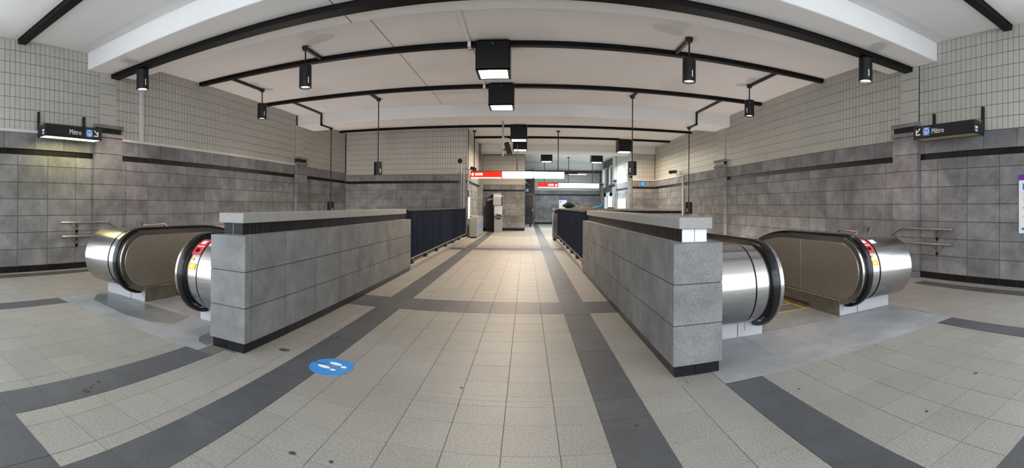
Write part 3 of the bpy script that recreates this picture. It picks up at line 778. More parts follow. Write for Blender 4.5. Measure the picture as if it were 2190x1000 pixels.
for lab, x, y in (('largest black box light, nearest over the central walkway', -0.645, 8.34), ('second black box light, right behind the nearest one', -0.655, 11.2),
                  ('black box light above the spotlight pole, third along the walkway', -0.31, 16.85), ('black box light partly hidden under the third one', -0.31, 19.82),
                  ('black box light right of the walkway near the round blue sign', 4.5, 19.82), ('black box light in the far hall above the row of lit signs', 1.13, 24.9),
                  ('farthest black box light on the right, before the windows', 4.03, 24.9)):
    box_light(lab, x, y, *((2.4, (0.86, 0.93, 1.0)) if y > 22 else (1.9,) if y > 15 else ()))

# ------------------------------------------------------------------ cylinder downlights
def downlight(lab, x, y, ztop, zbot, rail_y=None, lens='lens', power=1.0, drop=None, side=-1, zc=ZC, angle=105):
    t = root('downlight', lab, 'pendant light', 'black cylinder downlights', loc=(x, y, zbot))
    r = 0.123
    h = MB(); n = 28
    h.cyl((x, y, zbot), (x, y, ztop), r, n, caps=False); h.cyl((x, y, zbot), (x, y, ztop - 0.02), r - 0.012, n, caps=False)
    h.cyl((x, y, ztop - 0.004), (x, y, ztop), r, n); h.cyl((x, y, ztop), (x, y, ztop + 0.012), 0.05, 16)
    for zz in (zbot, ):
        h.cyl((x, y, zz - 0.002), (x, y, zz + 0.002), r, n, r2=r, caps=False)
    h.build('housing', M['blackm'], t)
    rg = MB(); rg.cyl((x, y, ztop - 0.145), (x, y, ztop - 0.139), r + 0.001, n); rg.cyl((x, y, ztop - 0.27), (x, y, ztop - 0.266), r + 0.001, n); rg.build('joint_ring', M['track'], t)
    ln = MB(); ln.cyl((x, y, zbot + 0.03), (x, y, zbot + 0.034), r - 0.025, 24); ln.build('lens', M[lens], t)
    az = math.atan2(-x, -y) + 0.5 * side   # label strip on the side towards the hall entrance
    d = Vector((math.sin(az), math.cos(az), 0)); u = Vector((-d.y, d.x, 0)); p = Vector((x, y, zbot + 0.07)) + d * (r + 0.001)
    MB().prism([(-0.009, 0), (0.009, 0), (0.009, 0.12), (-0.009, 0.12)], p, u, (0, 0, 1), d * 0.002).build('label_strip', M['ink'], t)
    if rail_y is not None:
        arm = MB(); z = zc - 0.035; w = 0.028
        if drop:   # the conduit steps down round the second beam
            yb, zl = drop
            arm.box(x - w, x + w, rail_y, yb, ZC - 0.06, ZC - 0.008); arm.box(x - w, x + w, yb - 0.05, yb, zc - 0.05, ZC - 0.01)
            arm.box(x - w, x + w, yb - 0.05, y, zc - 0.05, zc - 0.002)
        else:
            arm.box(x - w, x + w, min(rail_y, y), max(rail_y, y), z - 0.025, z + 0.03)
        arm.build('conduit_arm', M['blackm'], t)
        bx = MB(); bx.cyl((x, y, zc - 0.075), (x, y, zc - 0.001), 0.06, 18, r2=0.075); bx.build('junction_box', M['blackm'], t)
        MB().cyl((x, y, ztop), (x, y, zc - 0.07), 0.016, 10).build('rod', M['blackm'], t)
        sc = MB(); sc.tube([(x - side * 0.06, y - 0.02, zc - 0.03), (x - side * 0.11, y - 0.03, zc - 0.035), (x - side * 0.15, y - 0.02, zc - 0.02)], 0.008, 6); sc.build('cable_clip', M['galv'], t)
    spot('downlight_lamp', (x, y, zbot + 0.025), SPOT_W * power, (1.0, 0.76, 0.66) if lens == 'lens' else (1.0, 0.86, 0.8), angle)
downlight('black cylinder downlight glowing pink, fixed under the nearest beam on the left', -6.72, 5.5, 3.99, 3.60, lens='lens', power=4)
downlight('black cylinder downlight glowing brightly, fixed under the nearest beam on the right', 5.43, 5.5, 3.99, 3.58, lens='lens', power=3.5)
downlight('black cylinder downlight on a short rod from the nearest box light track, left', -4.18, 7.46, 4.06, 3.63, 8.118, 'lensoff')
downlight('black cylinder downlight on a short rod from the nearest box light track, right', 2.90, 7.42, 4.05, 3.63, 8.118, 'lensoff')
downlight('black cylinder downlight on a short rod close to the left tiled wall', -6.72, 9.62, 4.04, 3.63, 8.27, 'lensoff', side=-1)
downlight('black cylinder downlight on a short rod close to the right tiled wall', 5.39, 9.6, 4.04, 3.64, 8.27, 'lensoff', side=1)
downlight('black cylinder downlight on a long rod over the left parapet', -4.25, 11.95, 2.585, 2.20, 11.17, 'lens', power=3, angle=140)
downlight('black cylinder downlight on a long rod over the right parapet', 2.92, 11.8, 2.60, 2.22, 11.17, 'lensoff', power=0.8, side=1)
downlight('lowest black cylinder downlight on a very long rod beside the left parapet', -6.72, 13.9, 1.44, 1.03, 11.17, 'lensoff', power=0.8, drop=(13.15, 0), zc=4.06)
downlight('lowest black cylinder downlight on a very long rod beyond the right parapet', 5.40, 13.8, 1.50, 1.10, 11.17, 'lensoff', power=0.8, side=1, drop=(13.15, 0), zc=4.06)

# ------------------------------------------------------------------ wall signs "Métro"
def metro_sign(label, xf, xb, y0, y1, zb, zt, sgn, lit):
    """xf: printed face, xb: back; sgn +1 when the face looks towards +X (left wall)"""
    t = root('metro_sign', label, 'sign', loc=((xf + xb) / 2, (y0 + y1) / 2, zb))
    lo, hi = min(xf, xb), max(xf, xb)
    MB().box(lo, hi, y0, y1, zb + 0.012, zt).build('housing', M['signblk'], t, bevel=0.006)
    f = MB()
    for q in ((lo, hi, y0, y0 + 0.02), (lo, hi, y1 - 0.02, y1), (lo, lo + 0.03, y0, y1), (hi - 0.03, hi, y0, y1)): f.box(*q, zb, zb + 0.014)
    f.build('rim', M['signblk'], t)
    MB().box(lo + 0.03, hi - 0.03, y0 + 0.02, y1 - 0.02, zb + 0.004, zb + 0.013).build('tube_cover', M['littube' if lit else 'offtube'], t)
    for yy in (y0 + 0.12, y1 - 0.1):
        w = XL if sgn > 0 else XR
        b = MB(); b.box(*sorted((w, w + sgn * 0.05)), yy - 0.022, yy + 0.022, zb + 0.05, zt + 0.31)
        b.box(*sorted((w, xb)), yy - 0.02, yy + 0.02, zt - 0.06, zt - 0.02); b.build('wall_bracket', M['blackm'], t)
        MB().cyl((w + sgn * 0.05, yy, zt + 0.06), (w + sgn * 0.054, yy, zt + 0.06), 0.008, 8).build('bolt', M['galv'], t)
    ux = (0, sgn, 0)           # reading direction on the face
    e = xf + sgn * 0.001; zc = (zb + zt) / 2 + 0.005
    X_ = lambda yy, zz: (e, yy, zz)
    if sgn > 0:
        ya = y1 - 0.06; pos = {'arrow': ya - 0.13, 'icon': ya - 0.31, 'text': ya - 0.68}
    else:
        ya = y1 - 0.06; pos = {'arrow': ya, 'icon': ya - 0.16, 'text': ya - 0.345}
    text('M\u00e9tro', 0.132, M['ink'], frame(X_(pos['text'], zc - 0.05), ux, (0, 0, 1)), t, sx=0.80)
    s = 0.15; y_i = pos['icon']
    MB().box(*sorted((e, e + sgn * 0.003)), *sorted((y_i, y_i + sgn * s)), zc - s / 2, zc + s / 2).build('blue_square', M['blue'], t)
    cy = y_i + sgn * s / 2
    ring = MB(); n = 24; o_ = e + sgn * 0.003
    def pt(r, a): return (o_, cy + sgn * r * math.sin(a), zc + r * math.cos(a))
    def strip(r0, r1, a0, a1, k):
        for i in range(k):
            a, c = a0 + (a1 - a0) * i / k, a0 + (a1 - a0) * (i + 1) / k
            P = [Vector(pt(r0, a)), Vector(pt(r1, a)), Vector(pt(r1, c)), Vector(pt(r0, c))]
            ring.prism([(0, 0), (1, 0), (1, 0), (0, 0)], P[0], (0, 0, 0), (0, 0, 0), (0, 0, 0)) if False else ring.quad(*[p + Vector((sgn * 0.001, 0, 0)) for p in P])
    strip(0.046, 0.060, 0, 2 * PI, n)
    ring.quad(*[(o_ + sgn * 0.001, cy + sgn * a, zc + b) for a, b in ((-0.006, 0.05), (0.006, 0.05), (0.006, -0.02), (-0.006, -0.02))])
    ring.quad(*[(o_ + sgn * 0.001, cy + sgn * a, zc + b) for a, b in ((0, -0.042), (0.034, -0.008), (0.026, 0.002), (0, -0.024))])
    ring.quad(*[(o_ + sgn * 0.001, cy + sgn * a, zc + b) for a, b in ((0, -0.042), (0, -0.024), (-0.026, 0.002), (-0.034, -0.008))])
    ring.build('metro_emblem', M['ink'], t)
    ar = MB(); y_a = pos['arrow']; k = sgn   # arrow pointing down towards the stairs
    def q(*pp): ar.quad(*[(e + sgn * 0.002, y_a + sgn * a, zc + b) for a, b in pp])
    fl = 1 if sgn > 0 else -1
    base = [((0.0, 0.055), (0.016, 0.068), (0.085, 0.0), (0.07, -0.014))], [((0.10, -0.055), (0.10, 0.045), (0.08, 0.045), (0.08, -0.035))], [((0.10, -0.055), (0.0, -0.055), (0.0, -0.035), (0.10, -0.035))]
    for grp in base:
        for pp in grp:
            q(*[((a if fl > 0 else 0.10 - a), b) for a, b in pp])
    ar.build('arrow', M['ink'], t)
    # small labels on the near end
    ye = y0 - 0.0015
    xa = lo + (0.11 if sgn > 0 else 0.09) + (0.08 if sgn > 0 else -0.06)
    for k_, (c_, h0, h1) in enumerate((('ink', 0.125, 0.15), ('blue', 0.095, 0.125), ('greyink', 0.06, 0.095))):
        MB().box(xa, xa + 0.08, ye, ye + 0.001, zb + h0 - 0.03, zb + h1 - 0.03).build('maker_label', M[c_], t)
    MB().cyl((lo + 0.1, ye, zt - 0.03), (lo + 0.1, ye + 0.002, zt - 0.03), 0.009, 8).build('indicator', M['red'], t)
    MB().cyl((lo + 0.19, ye, zt - 0.03), (lo + 0.19, ye + 0.002, zt - 0.03), 0.008, 8).build('indicator', M['ink'], t)
    if lit:
        area_light('sign_lamp', (xf - sgn * 0.14, (y0 + y1) / 2, zb - 0.012), 0.2, 5.5, (1.0, 0.90, 0.38), sy=1.15)
metro_sign('black metro direction sign with a lit yellow underside, on the left wall', -7.10, -7.40, 3.54, 4.79, 2.565, 2.79, 1, True)
metro_sign('black metro direction sign with an unlit underside, on the right wall', 6.10, 6.40, 3.665, 4.945, 2.57, 2.795, -1, False)

# ------------------------------------------------------------------ hanging lit exit signs
def hanging_sign(label, x0, y, zb, zt, widths, red_right, rods, ztop):
    t = root('exit_sign', label, 'sign', loc=(x0, y, zb)); x = x0
    MB().box(x0, x0 + sum(widths), y, y + 0.18, zt, zt + 0.03).build('top_channel', M['blackm'], t)
    for i, w in enumerate(widths):
        MB().box(x + 0.012, x + w - 0.012, y + 0.01, y + 0.17, zb + 0.03, zt).build('sign_box', M['blackm'], t)
        red = i == 0
        MB().box(x + 0.015, x + w - 0.015, y, y + 0.01, zb + (0.045 if red else 0.02), zt - 0.004).build('lit_face', M['litred' if red else 'litwhite'], t)
        MB().box(x + 0.03, x + w - 0.03, y + 0.01, y + 0.15, zb, zb + 0.03).build('lit_underside', M['litwhite'], t)
        if not red:
            MB().prism([(0, 0), (0.07, 0), (0.035, 0.05)], (x + (0.10 if not red_right else w - 0.14), y - 0.0005, zt - 0.10), (1, 0, 0), (0, 0, 1), (0, -0.001, 0)).build('small_mark', M['greyink'], t)
        x += w
    h = zt - zb; zc = (zt + zb) / 2 + 0.02; w = widths[0]
    k = M['litwhite']
    if not red_right:
        text('SORTIE', h * 0.50, k, frame((x0 + 0.20, y - 0.002, zc - h * 0.16), (1, 0, 0), (0, 0, 1)), t, sx=0.72); xa = x0 + 0.10; pts = [(-0.055, 0.0), (0, 0.06), (0.055, 0.0), (0.02, 0.0), (0.02, -0.06), (-0.02, -0.06), (-0.02, 0.0)]
    else:
        text('SORTIE', h * 0.50, k, frame((x0 + w * 0.52, y - 0.002, zc - h * 0.16), (1, 0, 0), (0, 0, 1)), t, sx=0.72); xa = x0 + w - 0.13; pts = [(0.07, 0), (0, 0.07), (0, 0.02), (-0.07, 0.02), (-0.07, -0.02), (0, -0.02), (0, -0.07)]
    MB().prism([(a * 1.1, b * 1.1) for a, b in pts], (xa, y - 0.0005, zc), (1, 0, 0), (0, 0, 1), (0, -0.002, 0)).build('arrow', k, t)
    for rx in rods:
        r_ = MB(); r_.cyl((rx, y + 0.09, zt + 0.02), (rx, y + 0.09, ztop), 0.022, 10); r_.cyl((rx, y + 0.09, ztop - 0.05), (rx, y + 0.09, ztop), 0.075, 14, r2=0.085); r_.build('rod', M['blackm'], t)
hanging_sign('nearer lit exit sign, red panel at its left end, hung across the walkway', -2.325, 17.8, 2.47, 2.74, (1.31, 1.29, 1.28), False, (-2.17, -0.39, 1.29), ZC)
hanging_sign('farther lit exit sign with a red panel and an arrow to the right', 0.68, 27.5, 2.50, 2.79, (1.33, 1.31, 1.31), True, (1.12, 2.66, 4.2), ZC)
t = root('tube_light', 'long tube light in a dark channel across the far hall', 'ceiling light', loc=(2.6, 30.6, 3.7))
MB().box(-0.05, 5.35, 30.55, 30.72, 3.70, 3.80).build('channel', M['blackm'], t); MB().box(-0.05, 3.6, 30.5, 30.75, 3.58, 3.70).build('channel_lower', M['blackm'], t)
MB().box(2.95, 4.2, 30.52, 30.72, 3.565, 3.60).build('tube', M['litwhite'], t)
for rx in (0.4, 5.0): MB().cyl((rx, 30.63, 3.8), (rx, 30.63, 3.96), 0.02, 8).build('hanger', M['blackm'], t)

# ------------------------------------------------------------------ spotlight pole, conduits, pipes
t = root('spotlight_pole', 'grey pole hanging from the ceiling with a black spotlight clamped near its end', 'spotlight', loc=(-0.77, 13.95, 2.95))
MB().cyl((-0.77, 13.95, 2.94), (-0.77, 13.95, 4.07), 0.03, 12).build('pole', M['galv'], t)
h = MB(); h.cyl((-0.65, 13.9, 3.36), (-0.54, 13.78, 2.98), 0.085, 18); h.build('spotlight_head', M['blackm'], t)
MB().cyl((-0.652, 13.902, 3.365), (-0.648, 13.898, 3.35), 0.087, 18).build('rear_cap', M['ink'], t)
MB().tube([(-0.77, 13.95, 3.12), (-0.70, 13.9, 3.14), (-0.62, 13.86, 3.2)], 0.025, 8).build('clamp', M['blackm'], t)
MB().tube([(-0.77, 13.92, 3.25), (-0.86, 13.9, 3.34), (-0.86, 13.9, 3.45), (-0.77, 13.9, 3.53), (-0.64, 13.9, 3.50), (-0.58, 13.9, 3.40), (-0.6, 13.9, 3.37)], 0.008, 6).build('cable', M['conduit'], t)
o = MB()
for y0, y1 in ((6.06, 8.11), (8.28, 11.0), (11.18, 13.1)):
    o.box(-1.115, -1.075, y0, y1, ZC - 0.03, ZC)
o.box(-1.125, -1.065, 8.10, 8.29, ZC - 0.11, ZC - 0.076); o.box(-1.125, -1.065, 11.01, 11.18, ZC - 0.11, ZC - 0.076)
for yy in (8.10, 8.26, 11.01, 11.16): o.box(-1.125, -1.065, yy - 0.012, yy + 0.016, ZC - 0.11, ZC)
tag(o.build('ceiling_conduit', M['white']), 'white surface conduit running along the ceiling beside the box lights', 'conduit')
o = MB(); x = XL + 0.05
o.box(XL - 0.02, XL + 0.04, 1.0, 4.9, 2.68, 2.735); o.box(XL - 0.02, XL + 0.04, 5.66, 12.9, 2.68, 2.735); o.box(XL - 0.03, XL + 0.035, 6.19, 6.27, 2.73, 4.42)
tag(o.build('wall_conduit', M['conduit']), 'pale conduit along the ledge of the left wall with a riser to the ceiling', 'conduit')
o = MB(); o.box(5.46, XR, 21.73, 21.785, 2.67, 2.715); o.box(XR - 0.05, XR + 0.02, 17.6, 21.75, 2.67, 2.715); o.cyl((XR - 0.05, 17.5, 0.0), (XR - 0.05, 17.5, 2.76), 0.035, 10)
o.tube([(XR - 0.06, 17.2, 2.2), (XR - 0.09, 17.3, 2.16), (XR - 0.06, 17.48, 2.1)], 0.012, 6)
tag(o.build('wall_conduit', M['conduit']), 'pale conduit on the right wall with a vertical pipe at the far parapet', 'conduit')
t = root('pipe_riser', 'grey pipes with a black horn on top at the far end of the left well', 'pipe', loc=(-2.6, 17.25, 0))
for xx, zt in ((-2.62, 3.02), (-2.51, 2.76), (-2.70, 2.7)): MB().cyl((xx, 17.24, -0.3), (xx, 17.24, zt), 0.026 if xx > -2.68 else 0.014, 10).build('pipe', M['galv'], t)
MB().tube([(-2.51, 17.24, 2.76), (-2.47, 17.24, 2.8), (-2.36, 17.24, 2.8), (-2.31, 17.2, 2.78)], 0.02, 8).build('elbow', M['galv'], t)
MB().tube([(-2.62, 17.24, 2.72), (-2.8, 17.24, 2.72), (-2.95, 17.24, 2.68)], 0.012, 8).build('elbow', M['conduit'], t)
MB().cyl((-2.62, 17.2, 3.10), (-2.64, 17.05, 3.10), 0.05, 14, r2=0.10).build('horn', M['blackm'], t)

def camera_dev(label, p, q, mount, r=0.06):
    t = root('security_camera', label, 'security camera', loc=p)
    MB().cyl(p, q, r, 14).build('body', M['blackm'], t)
    d = (Vector(q) - Vector(p)).normalized()
    MB().cyl(q, Vector(q) + d * 0.03, r * 1.12, 14).build('hood', M['blackm'], t)
    MB().tube([mount, (Vector(mount) + Vector(p)) / 2 + Vector((0, 0, -0.03)), Vector(p) * 0.7 + Vector(q) * 0.3], 0.018, 8).build('mount_arm', M['galv'], t)
camera_dev('black security camera at the corner of the corridor above the left railing', (-2.24, 17.6, 2.86), (-2.10, 17.42, 2.80), (-2.36, 17.7, 2.8), 0.075)
camera_dev('black security camera on the right wall ledge near the far corner', (6.50, 18.2, 2.90), (6.15, 17.9, 2.84), (XR, 18.3, 2.74), 0.07)
camera_dev('small black security camera at the corner above the blue access sign', (0.0, 23.2, 2.50), (0.12, 23.0, 2.40), (-0.1, 23.3, 2.7), 0.05)
camera_dev('dark security camera among the far right pilasters', (5.2, 25.6, 2.62), (4.95, 25.3, 2.52), (5.42, 25.7, 2.68), 0.10)

# ------------------------------------------------------------------ bank machine, bins, doors, boards at the far end
t = root('bank_machine', 'black kiosk with a silver cash machine against the dark block wall', 'cash machine', loc=(-1.6, 22.4, 0))
MB().box(-1.70, -1.27, 22.02, 22.7, 0, 1.98).build('kiosk_body', M['box'], t)
MB().prism([(-2.10, 0), (-1.702, 0), (-1.702, 1.97), (-2.10, 1.70)], (0, 22.45, 0), (1, 0, 0), (0, 0, 1), (0, 0.06, 0)).build('side_screen', M['box'], t)
MB().box(-1.69, -1.28, 22.005, 22.02, 1.36, 1.97).build('header_panel', M['silver'], t)
text('GAbm', 0.17, M['ink'], frame((-1.66, 22.0, 1.78), (1, 0, 0), (0, 0, 1)), t)
MB().box(-1.66, -1.31, 22.0, 22.006, 1.70, 1.73).build('header_line', M['greyink'], t)
text('GAbm', 0.15, M['ink'], frame((-2.04, 22.445, 1.58), (1, 0, 0.25), (0, 0, 1)), t, sx=0.9)
mm = MB(); mm.prism_x([(22.02, 0), (21.86, 0), (21.82, 0.75), (21.70, 0.85), (21.70, 0.95), (21.86, 1.30), (22.02, 1.34)], -1.62, -1.22); mm.build('machine_body', M['silver'], t)
MB().prism([(0, 0), (0.24, 0), (0.24, 0.26), (0, 0.26)], (-1.54, 21.737, 1.0), (1, 0, 0), (0, 0.42, 0.9), (0, -0.004, 0.002)).build('screen', M['screen'], t)
MB().box(-1.50, -1.28, 21.69, 21.75, 0.84, 0.90).build('keypad', M['blackm'], t)
MB().box(-1.36, -1.28, 21.69, 21.72, 0.92, 0.98).build('card_slot', M['screen'], t)
MB().box(-1.52, -1.30, 21.80, 21.83, 0.66, 0.72).build('cash_slot', M['blackm'], t)
t = root('recycling_bins', 'row of low metal recycling bins along the corridor wall', 'bins', loc=(-2.2, 18.6, 0))
for k in range(3):
    y = 17.75 + 0.85 * k; zt = 0.86 + 0.0 * k
    o = MB(); o.prism_x([(y, 0.06), (y + 0.75, 0.06), (y + 0.75, zt), (y, zt)], -2.34, -2.02); o = o.build('bin', M['bin'] if k == 0 else M['silver'], t)
    MB().prism([(0, 0), (0.3, 0), (0.3, 0.7), (0, 0.7)], (-2.33, y + 0.02, zt + 0.05), (1, 0, -0.35), (0, 1, 0), (0, 0, 0.012)).build('lid', M['silver'], o)
    MB().box(-2.02, -2.012, y + 0.25, y + 0.5, 0.35, 0.6).build('label_panel', M['blue'], o)
    MB().box(-2.33, -2.05, y + 0.02, y + 0.7, 0, 0.06).build('base', M['blackm'], o)
t = root('notice_board', 'narrow white notice with a purple header at the corner of the corridor', 'poster', loc=(-2.34, 17.5, 1.3))
MB().box(-2.352, -2.335, 17.32, 17.85, 0.8, 1.75).build('sheet', M['ink'], t); MB().box(-2.352, -2.334, 17.32, 17.85, 1.68, 1.75).build('header', M['purple'], t)
t = root('poster', 'white information poster with a purple header low on the far end wall', 'poster', loc=(2.63, 31.75, 1.5))
MB().box(2.38, 2.95, 31.765, 31.79, 0.75, 1.85).build('sheet', M['ink'], t); MB().box(2.38, 2.95, 31.76, 31.79, 1.78, 1.86).build('header', M['purple'], t); MB().box(2.45, 2.55, 31.76, 31.77, 1.62, 1.70).build('mark', M['blue'], t)
t = root('wall_panel', 'plain white panel on the far right wall between two pilasters', 'panel', loc=(5.4, 24.3, 1.5))
MB().box(5.385, 5.405, 23.2, 25.3, 1.0, 1.78).build('sheet', M['conduit'], t)
t = root('metro_map', 'white network poster with a purple header, cut off at the right edge', 'poster', loc=(XR - 0.02, 2.7, 1.4))
MB().box(XR - 0.03, XR - 0.012, 2.3, 3.09, 0.915, 1.89).build('sheet', M['ink'], t)
MB().box(XR - 0.032, XR - 0.012, 2.3, 3.09, 1.80, 1.89).build('header', M['purple'], t)
for i, (z0, z1, y0, y1, m) in enumerate(((1.64, 1.745, 2.86, 3.02, 'blue'), (1.585, 1.592, 2.5, 3.03, 'greyink'), (1.535, 1.56, 2.9, 3.0, 'greyink'), (1.49, 1.497, 2.5, 3.03, 'greyink'), (1.44, 1.465, 2.9, 3.0, 'greyink'), (1.33, 1.35, 2.5, 3.01, 'purple'), (1.185, 1.205, 2.5, 3.02, 'yellow'), (0.97, 1.01, 2.93, 3.04, 'cyan'))):
    MB().box(XR - 0.0325, XR - 0.012, y0, y1, z0, z1).build('print_block', M[m], t)
for k in range(3): MB().box(XR - 0.0325, XR - 0.012, 2.96 - 0.045 * k, 2.985 - 0.045 * k, 1.815, 1.872).build('print_block', M['ink'], t)
t = root('round_sign', 'round blue information sign on the dark band of the return wall', 'sign', loc=(5.95, 21.75, 2.5))
MB().cyl((5.95, 21.775, 2.52), (5.95, 21.76, 2.52), 0.135, 28).build('disc', M['cyan'], t)
t2 = MB(); t2.box(5.935, 5.965, 21.756, 21.76, 2.45, 2.54); t2.cyl((5.95, 21.756, 2.575), (5.95, 21.76, 2.575), 0.02, 10); t2.build('letter_i', M['ink'], t)
t = root('access_sign', 'small square blue sign with a white ring beside the dark door', 'sign', loc=(-0.05, 31.6, 2.5))
MB().box(-0.08, 0.17, 31.74, 31.76, 2.35, 2.60).build('square', M['blue'], t)
rg = MB(); rg.cyl((0.045, 31.735, 2.475), (0.045, 31.74, 2.475), 0.085, 20); rg.build('disc', M['ink'], t); MB().cyl((0.045, 31.73, 2.475), (0.045, 31.735, 2.475), 0.06, 20).build('centre', M['blue'], t)
MB().box(0.02, 0.07, 31.726, 31.73, 2.43, 2.51).build('mark', M['ink'], t)
d = MB(); d.box(-0.09, 0.50, 31.76, 31.80, 0, 2.16); d = kind(d.build('door_1', M['doorm']))
f = MB(); f.box(0.50, 0.56, 31.74, 31.81, 0, 2.22); f.box(-0.10, 0.56, 31.74, 31.81, 2.16, 2.22); f.build('door_frame', M['wood'], d)
MB().box(0.43, 0.49, 31.74, 31.76, 1.0, 1.12).build('lock_plate', M['ink'], d); MB().cyl((0.46, 31.74, 0.94), (0.46, 31.70, 0.94), 0.025, 10).build('door_handle', M['galv'], d)
d = MB(); y0, y1 = 27.3, 30.3
for q in ((y0, y0 + 0.9, 0, 2.25), (y1 - 0.7, y1, 0, 2.25), (y0, y1, 2.0, 2.25), (y0, y1, 0, 0.3)): d.box(5.46, 5.52, *q)
d = kind(d.build('door_2', M['white'])); MB().box(5.485, 5.495, y0 + 0.9, y1 - 0.7, 0.3, 2.0).build('pane', M['glass'], d)
MB().cyl((5.42, y0 + 1.0, 0.9), (5.42, y0 + 1.0, 1.3), 0.015, 8).build('door_handle', M['galv'], d)
t = root('bench', 'small black T-shaped stand in front of the dark door', 'stand', loc=(0.25, 27.6, 0))
MB().cyl((0.25, 27.6, 0), (0.25, 27.6, 0.52), 0.06, 12).build('post', M['blackm'], t); MB().box(-0.05, 0.55, 27.45, 27.75, 0.52, 0.60).build('top', M['blackm'], t)
t = root('wall_outlet', 'small yellowish outlet plate low on the dark block wall', 'outlet', loc=(-0.92, 23.28, 0.48))
MB().box(-0.98, -0.90, 23.27, 23.295, 0.40, 0.54).build('plate', M['coping'], t); MB().box(-0.95, -0.93, 23.265, 23.27, 0.45, 0.49).build('socket', M['blackm'], t)
tag(MB().box(2.07, 2.14, 31.77, 31.79, 0.45, 0.55).build('wall_outlet', M['coping']), 'tiny outlet plate low on the far end wall', 'outlet')

# things lying on the coping of the cross parapet
ZT = 1.25
t = root('duffel_bag', 'black cloth bag lying on the far parapet', 'bag', loc=(1.68, 17.33, ZT))
bm = bmesh.new(); bmesh.ops.create_icosphere(bm, subdivisions=3, radius=1.0)
for v in bm.verts:
    n = 1 + 0.10 * math.sin(5 * v.co.x + 2) * math.cos(4 * v.co.y) + 0.06 * math.sin(9 * v.co.z + 3 * v.co.x)
    x, y, z = v.co.x * 0.255 * n, v.co.y * 0.17 * n, v.co.z * 0.115 * n * (1 - 0.28 * max(0, v.co.x)) * (1 if v.co.z > 0 else 0.95)
    v.co = (1.68 + x, 17.34 + y, max(ZT, ZT + 0.105 + z))
for f_ in bm.faces: f_.smooth = True
me = bpy.data.meshes.new('bag_body'); bm.to_mesh(me); bm.free(); me.materials.append(M['cloth']); o = bpy.data.objects.new('bag_body', me); link(o, t); o.matrix_parent_inverse = Matrix.Translation(-Vector(t.location))
MB().tube([(1.55, 17.2, ZT + 0.2), (1.62, 17.17, ZT + 0.235), (1.72, 17.18, ZT + 0.23), (1.80, 17.2, ZT + 0.18)], 0.014, 8).build('strap', M['cloth'], t)
t = root('coffee_cup', 'brown paper cup with a dark lid beside the black bag', 'cup', loc=(2.02, 17.32, ZT))
MB().cyl((2.02, 17.32, ZT), (2.02, 17.32, ZT + 0.17), 0.035, 16, r2=0.046).build('cup_body', M['cup'], t); MB().cyl((2.02, 17.32, ZT + 0.17), (2.02, 17.32, ZT + 0.20), 0.048, 16, r2=0.042).build('lid', M['blackm'], t)
t = root('folder', 'flat yellowish envelope lying on the far parapet right of the cup', 'envelope', loc=(2.36, 17.33, ZT))
MB().box(2.18, 2.56, 17.22, 17.45, ZT, ZT + 0.03).build('sheet', M['coping'], t, bevel=0.004); MB().box(2.19, 2.55, 17.225, 17.445, ZT + 0.03, ZT + 0.042).build('flap', M['yellow'], t)
t = root('blue_wrap', 'crumpled bright blue plastic wrap on the far parapet', 'wrap', loc=(2.90, 17.33, ZT))
for k, (dx, sx, sz) in enumerate(((-0.10, 0.13, 0.06), (0.04, 0.10, 0.085), (0.13, 0.07, 0.15))):
    bm = bmesh.new(); bmesh.ops.create_icosphere(bm, subdivisions=2, radius=1.0); rr = random.Random(k)
    for v in bm.verts:
        n = rr.uniform(0.8, 1.15); v.co = (2.90 + dx + v.co.x * sx * n, 17.33 + v.co.y * 0.1 * n, max(ZT, ZT + sz * 0.5 + v.co.z * sz * n * 0.75))
    me = bpy.data.meshes.new('fold'); bm.to_mesh(me); bm.free(); me.materials.append(M['bluecloth']); o = bpy.data.objects.new('fold', me); link(o, t); o.matrix_parent_inverse = Matrix.Translation(-Vector(t.location))
t = root('caution_bundle', 'yellow and black striped bundle lying at the right end of the small items', 'bundle', loc=(3.40, 17.33, ZT))
for k in range(5): MB().cyl((3.24 + 0.065 * k, 17.33, ZT + 0.035), (3.24 + 0.065 * (k + 1), 17.33, ZT + 0.035), 0.035, 12).build('stripe', M['yellow'] if k % 2 == 0 else M['blackm'], t)

# ------------------------------------------------------------------ floor sticker with footprints
t = root('floor_sticker', 'round blue distancing sticker with two white footprints, torn across, on the floor', 'floor sticker', loc=(-1.56, 3.26, 0))
cx, cy, rr = -1.56, 3.262, 0.186
def disc_part(pts, name, m, z0, z1): return MB().prism(pts, (cx, cy, z0), (1, 0, 0), (0, 1, 0), (0, 0, z1 - z0)).build(name, m, t)
def clip(a0, a1, dy):
    return [(rr * math.cos(math.radians(a0 + (a1 - a0) * k / 30)), rr * math.sin(math.radians(a0 + (a1 - a0) * k / 30)) + dy) for k in range(31)]
# tear runs from the left upper side to the right: two blue pieces
jag = [(-0.17, 0.047), (-0.09, 0.028), (-0.03, 0.012), (0.0, 0.020), (0.06, -0.006), (0.12, -0.022), (0.178, -0.03)]
up = [(rr * math.cos(math.radians(a)), rr * math.sin(math.radians(a))) for a in range(-6, 160, 6)]
dn = [(rr * math.cos(math.radians(a)), rr * math.sin(math.radians(a))) for a in range(174, 346, 6)]
disc_part(up + [(x - 0.002, y + 0.012) for x, y in jag], 'sticker_upper', M['cyan'], 0.0, 0.0018)
disc_part(dn + [(x, y - 0.012) for x, y in jag[::-1]], 'sticker_lower', M['cyan'], 0.0, 0.0018)
def ell(x, y, a, b, ang, n=18):
    c, s = math.cos(ang), math.sin(ang)
    return [(x + a * math.cos(2 * PI * k / n) * c - b * math.sin(2 * PI * k / n) * s, y + a * math.cos(2 * PI * k / n) * s + b * math.sin(2 * PI * k / n) * c) for k in range(n)]
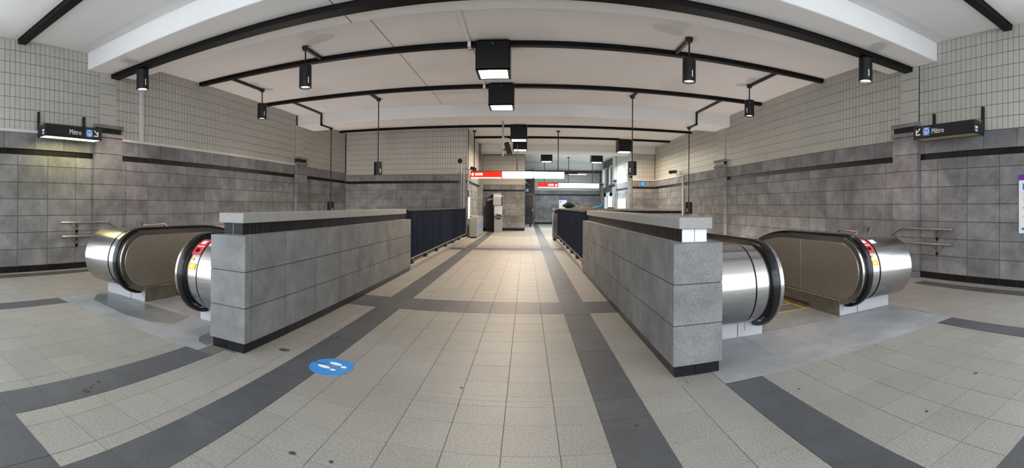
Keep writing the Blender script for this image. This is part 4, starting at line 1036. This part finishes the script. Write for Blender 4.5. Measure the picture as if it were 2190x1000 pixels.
disc_part(ell(0.01, 0.072, 0.062, 0.025, -0.22), 'footprint', M['ink'], 0.0018, 0.0026); disc_part(ell(0.10, 0.030, 0.026, 0.02, -0.1), 'footprint_heel', M['ink'], 0.0018, 0.0026)
disc_part(ell(-0.055, -0.025, 0.062, 0.025, -0.22), 'footprint', M['ink'], 0.0018, 0.0026); disc_part(ell(0.04, -0.058, 0.026, 0.018, -0.1), 'footprint_heel', M['ink'], 0.0018, 0.0026)

# ------------------------------------------------------------------ uplights added unseen in the two wells to brighten the ceiling
def uplight(label, x, y, z, wx):
    t = root('added_uplight', label, 'added lamp', loc=(x, y, z))
    h = MB(); h.cyl((x, y, z - 0.22), (x, y, z), 0.10, 20, r2=0.15, caps=False); h.cyl((x, y, z - 0.22), (x, y, z - 0.20), 0.10, 20); h.build('shade', M['blackm'], t)
    MB().box(*sorted((wx, x)), y - 0.03, y + 0.03, z - 0.14, z - 0.08).build('wall_arm', M['blackm'], t)
    MB().cyl((x, y, z - 0.10), (x, y, z - 0.09), 0.10, 20).build('lens', M['lens'], t)
    o = spot('added_uplight_lamp', (x, y, z + 0.01), WELL_W, (1.0, 0.87, 0.78), 165, 0.6); o.rotation_euler = (PI, 0, 0)
for k, y in enumerate((9.0, 12.2, 15.6)):
    n = ('nearest', 'middle', 'farthest')[k]
    uplight('added unseen uplight low in the left stairwell, %s of three' % n, XL + 0.32, y, -0.6, XL)
    uplight('added unseen uplight low in the right stairwell, %s of three' % n, XR - 0.32, y, -0.6, XR)
# wet patches left on the threshold plate of the left escalator
WP = [(-5.05, 3.28), (-4.55, 3.22), (-4.2, 3.17), (-3.75, 3.2), (-3.5, 3.34), (-3.55, 3.5), (-3.6, 3.7), (-4.3, 3.72), (-4.6, 3.74), (-4.7, 3.55), (-5.0, 3.6), (-5.25, 3.72), (-5.35, 3.55)]
MB().prism(WP, (0, 0, 0.002), (1, 0, 0), (0, 1, 0), (0, 0, 0.0008)).build('wet_patch', M['wet'], fl)
WP = [(-2.76, 3.06), (-2.9, 3.10), (-3.0, 3.22), (-3.02, 3.4), (-2.94, 3.6), (-2.76, 3.7)]
MB().prism(WP, (0, 0, 0.002), (1, 0, 0), (0, 1, 0), (0, 0, 0.0008)).build('wet_patch', M['wet'], fl)
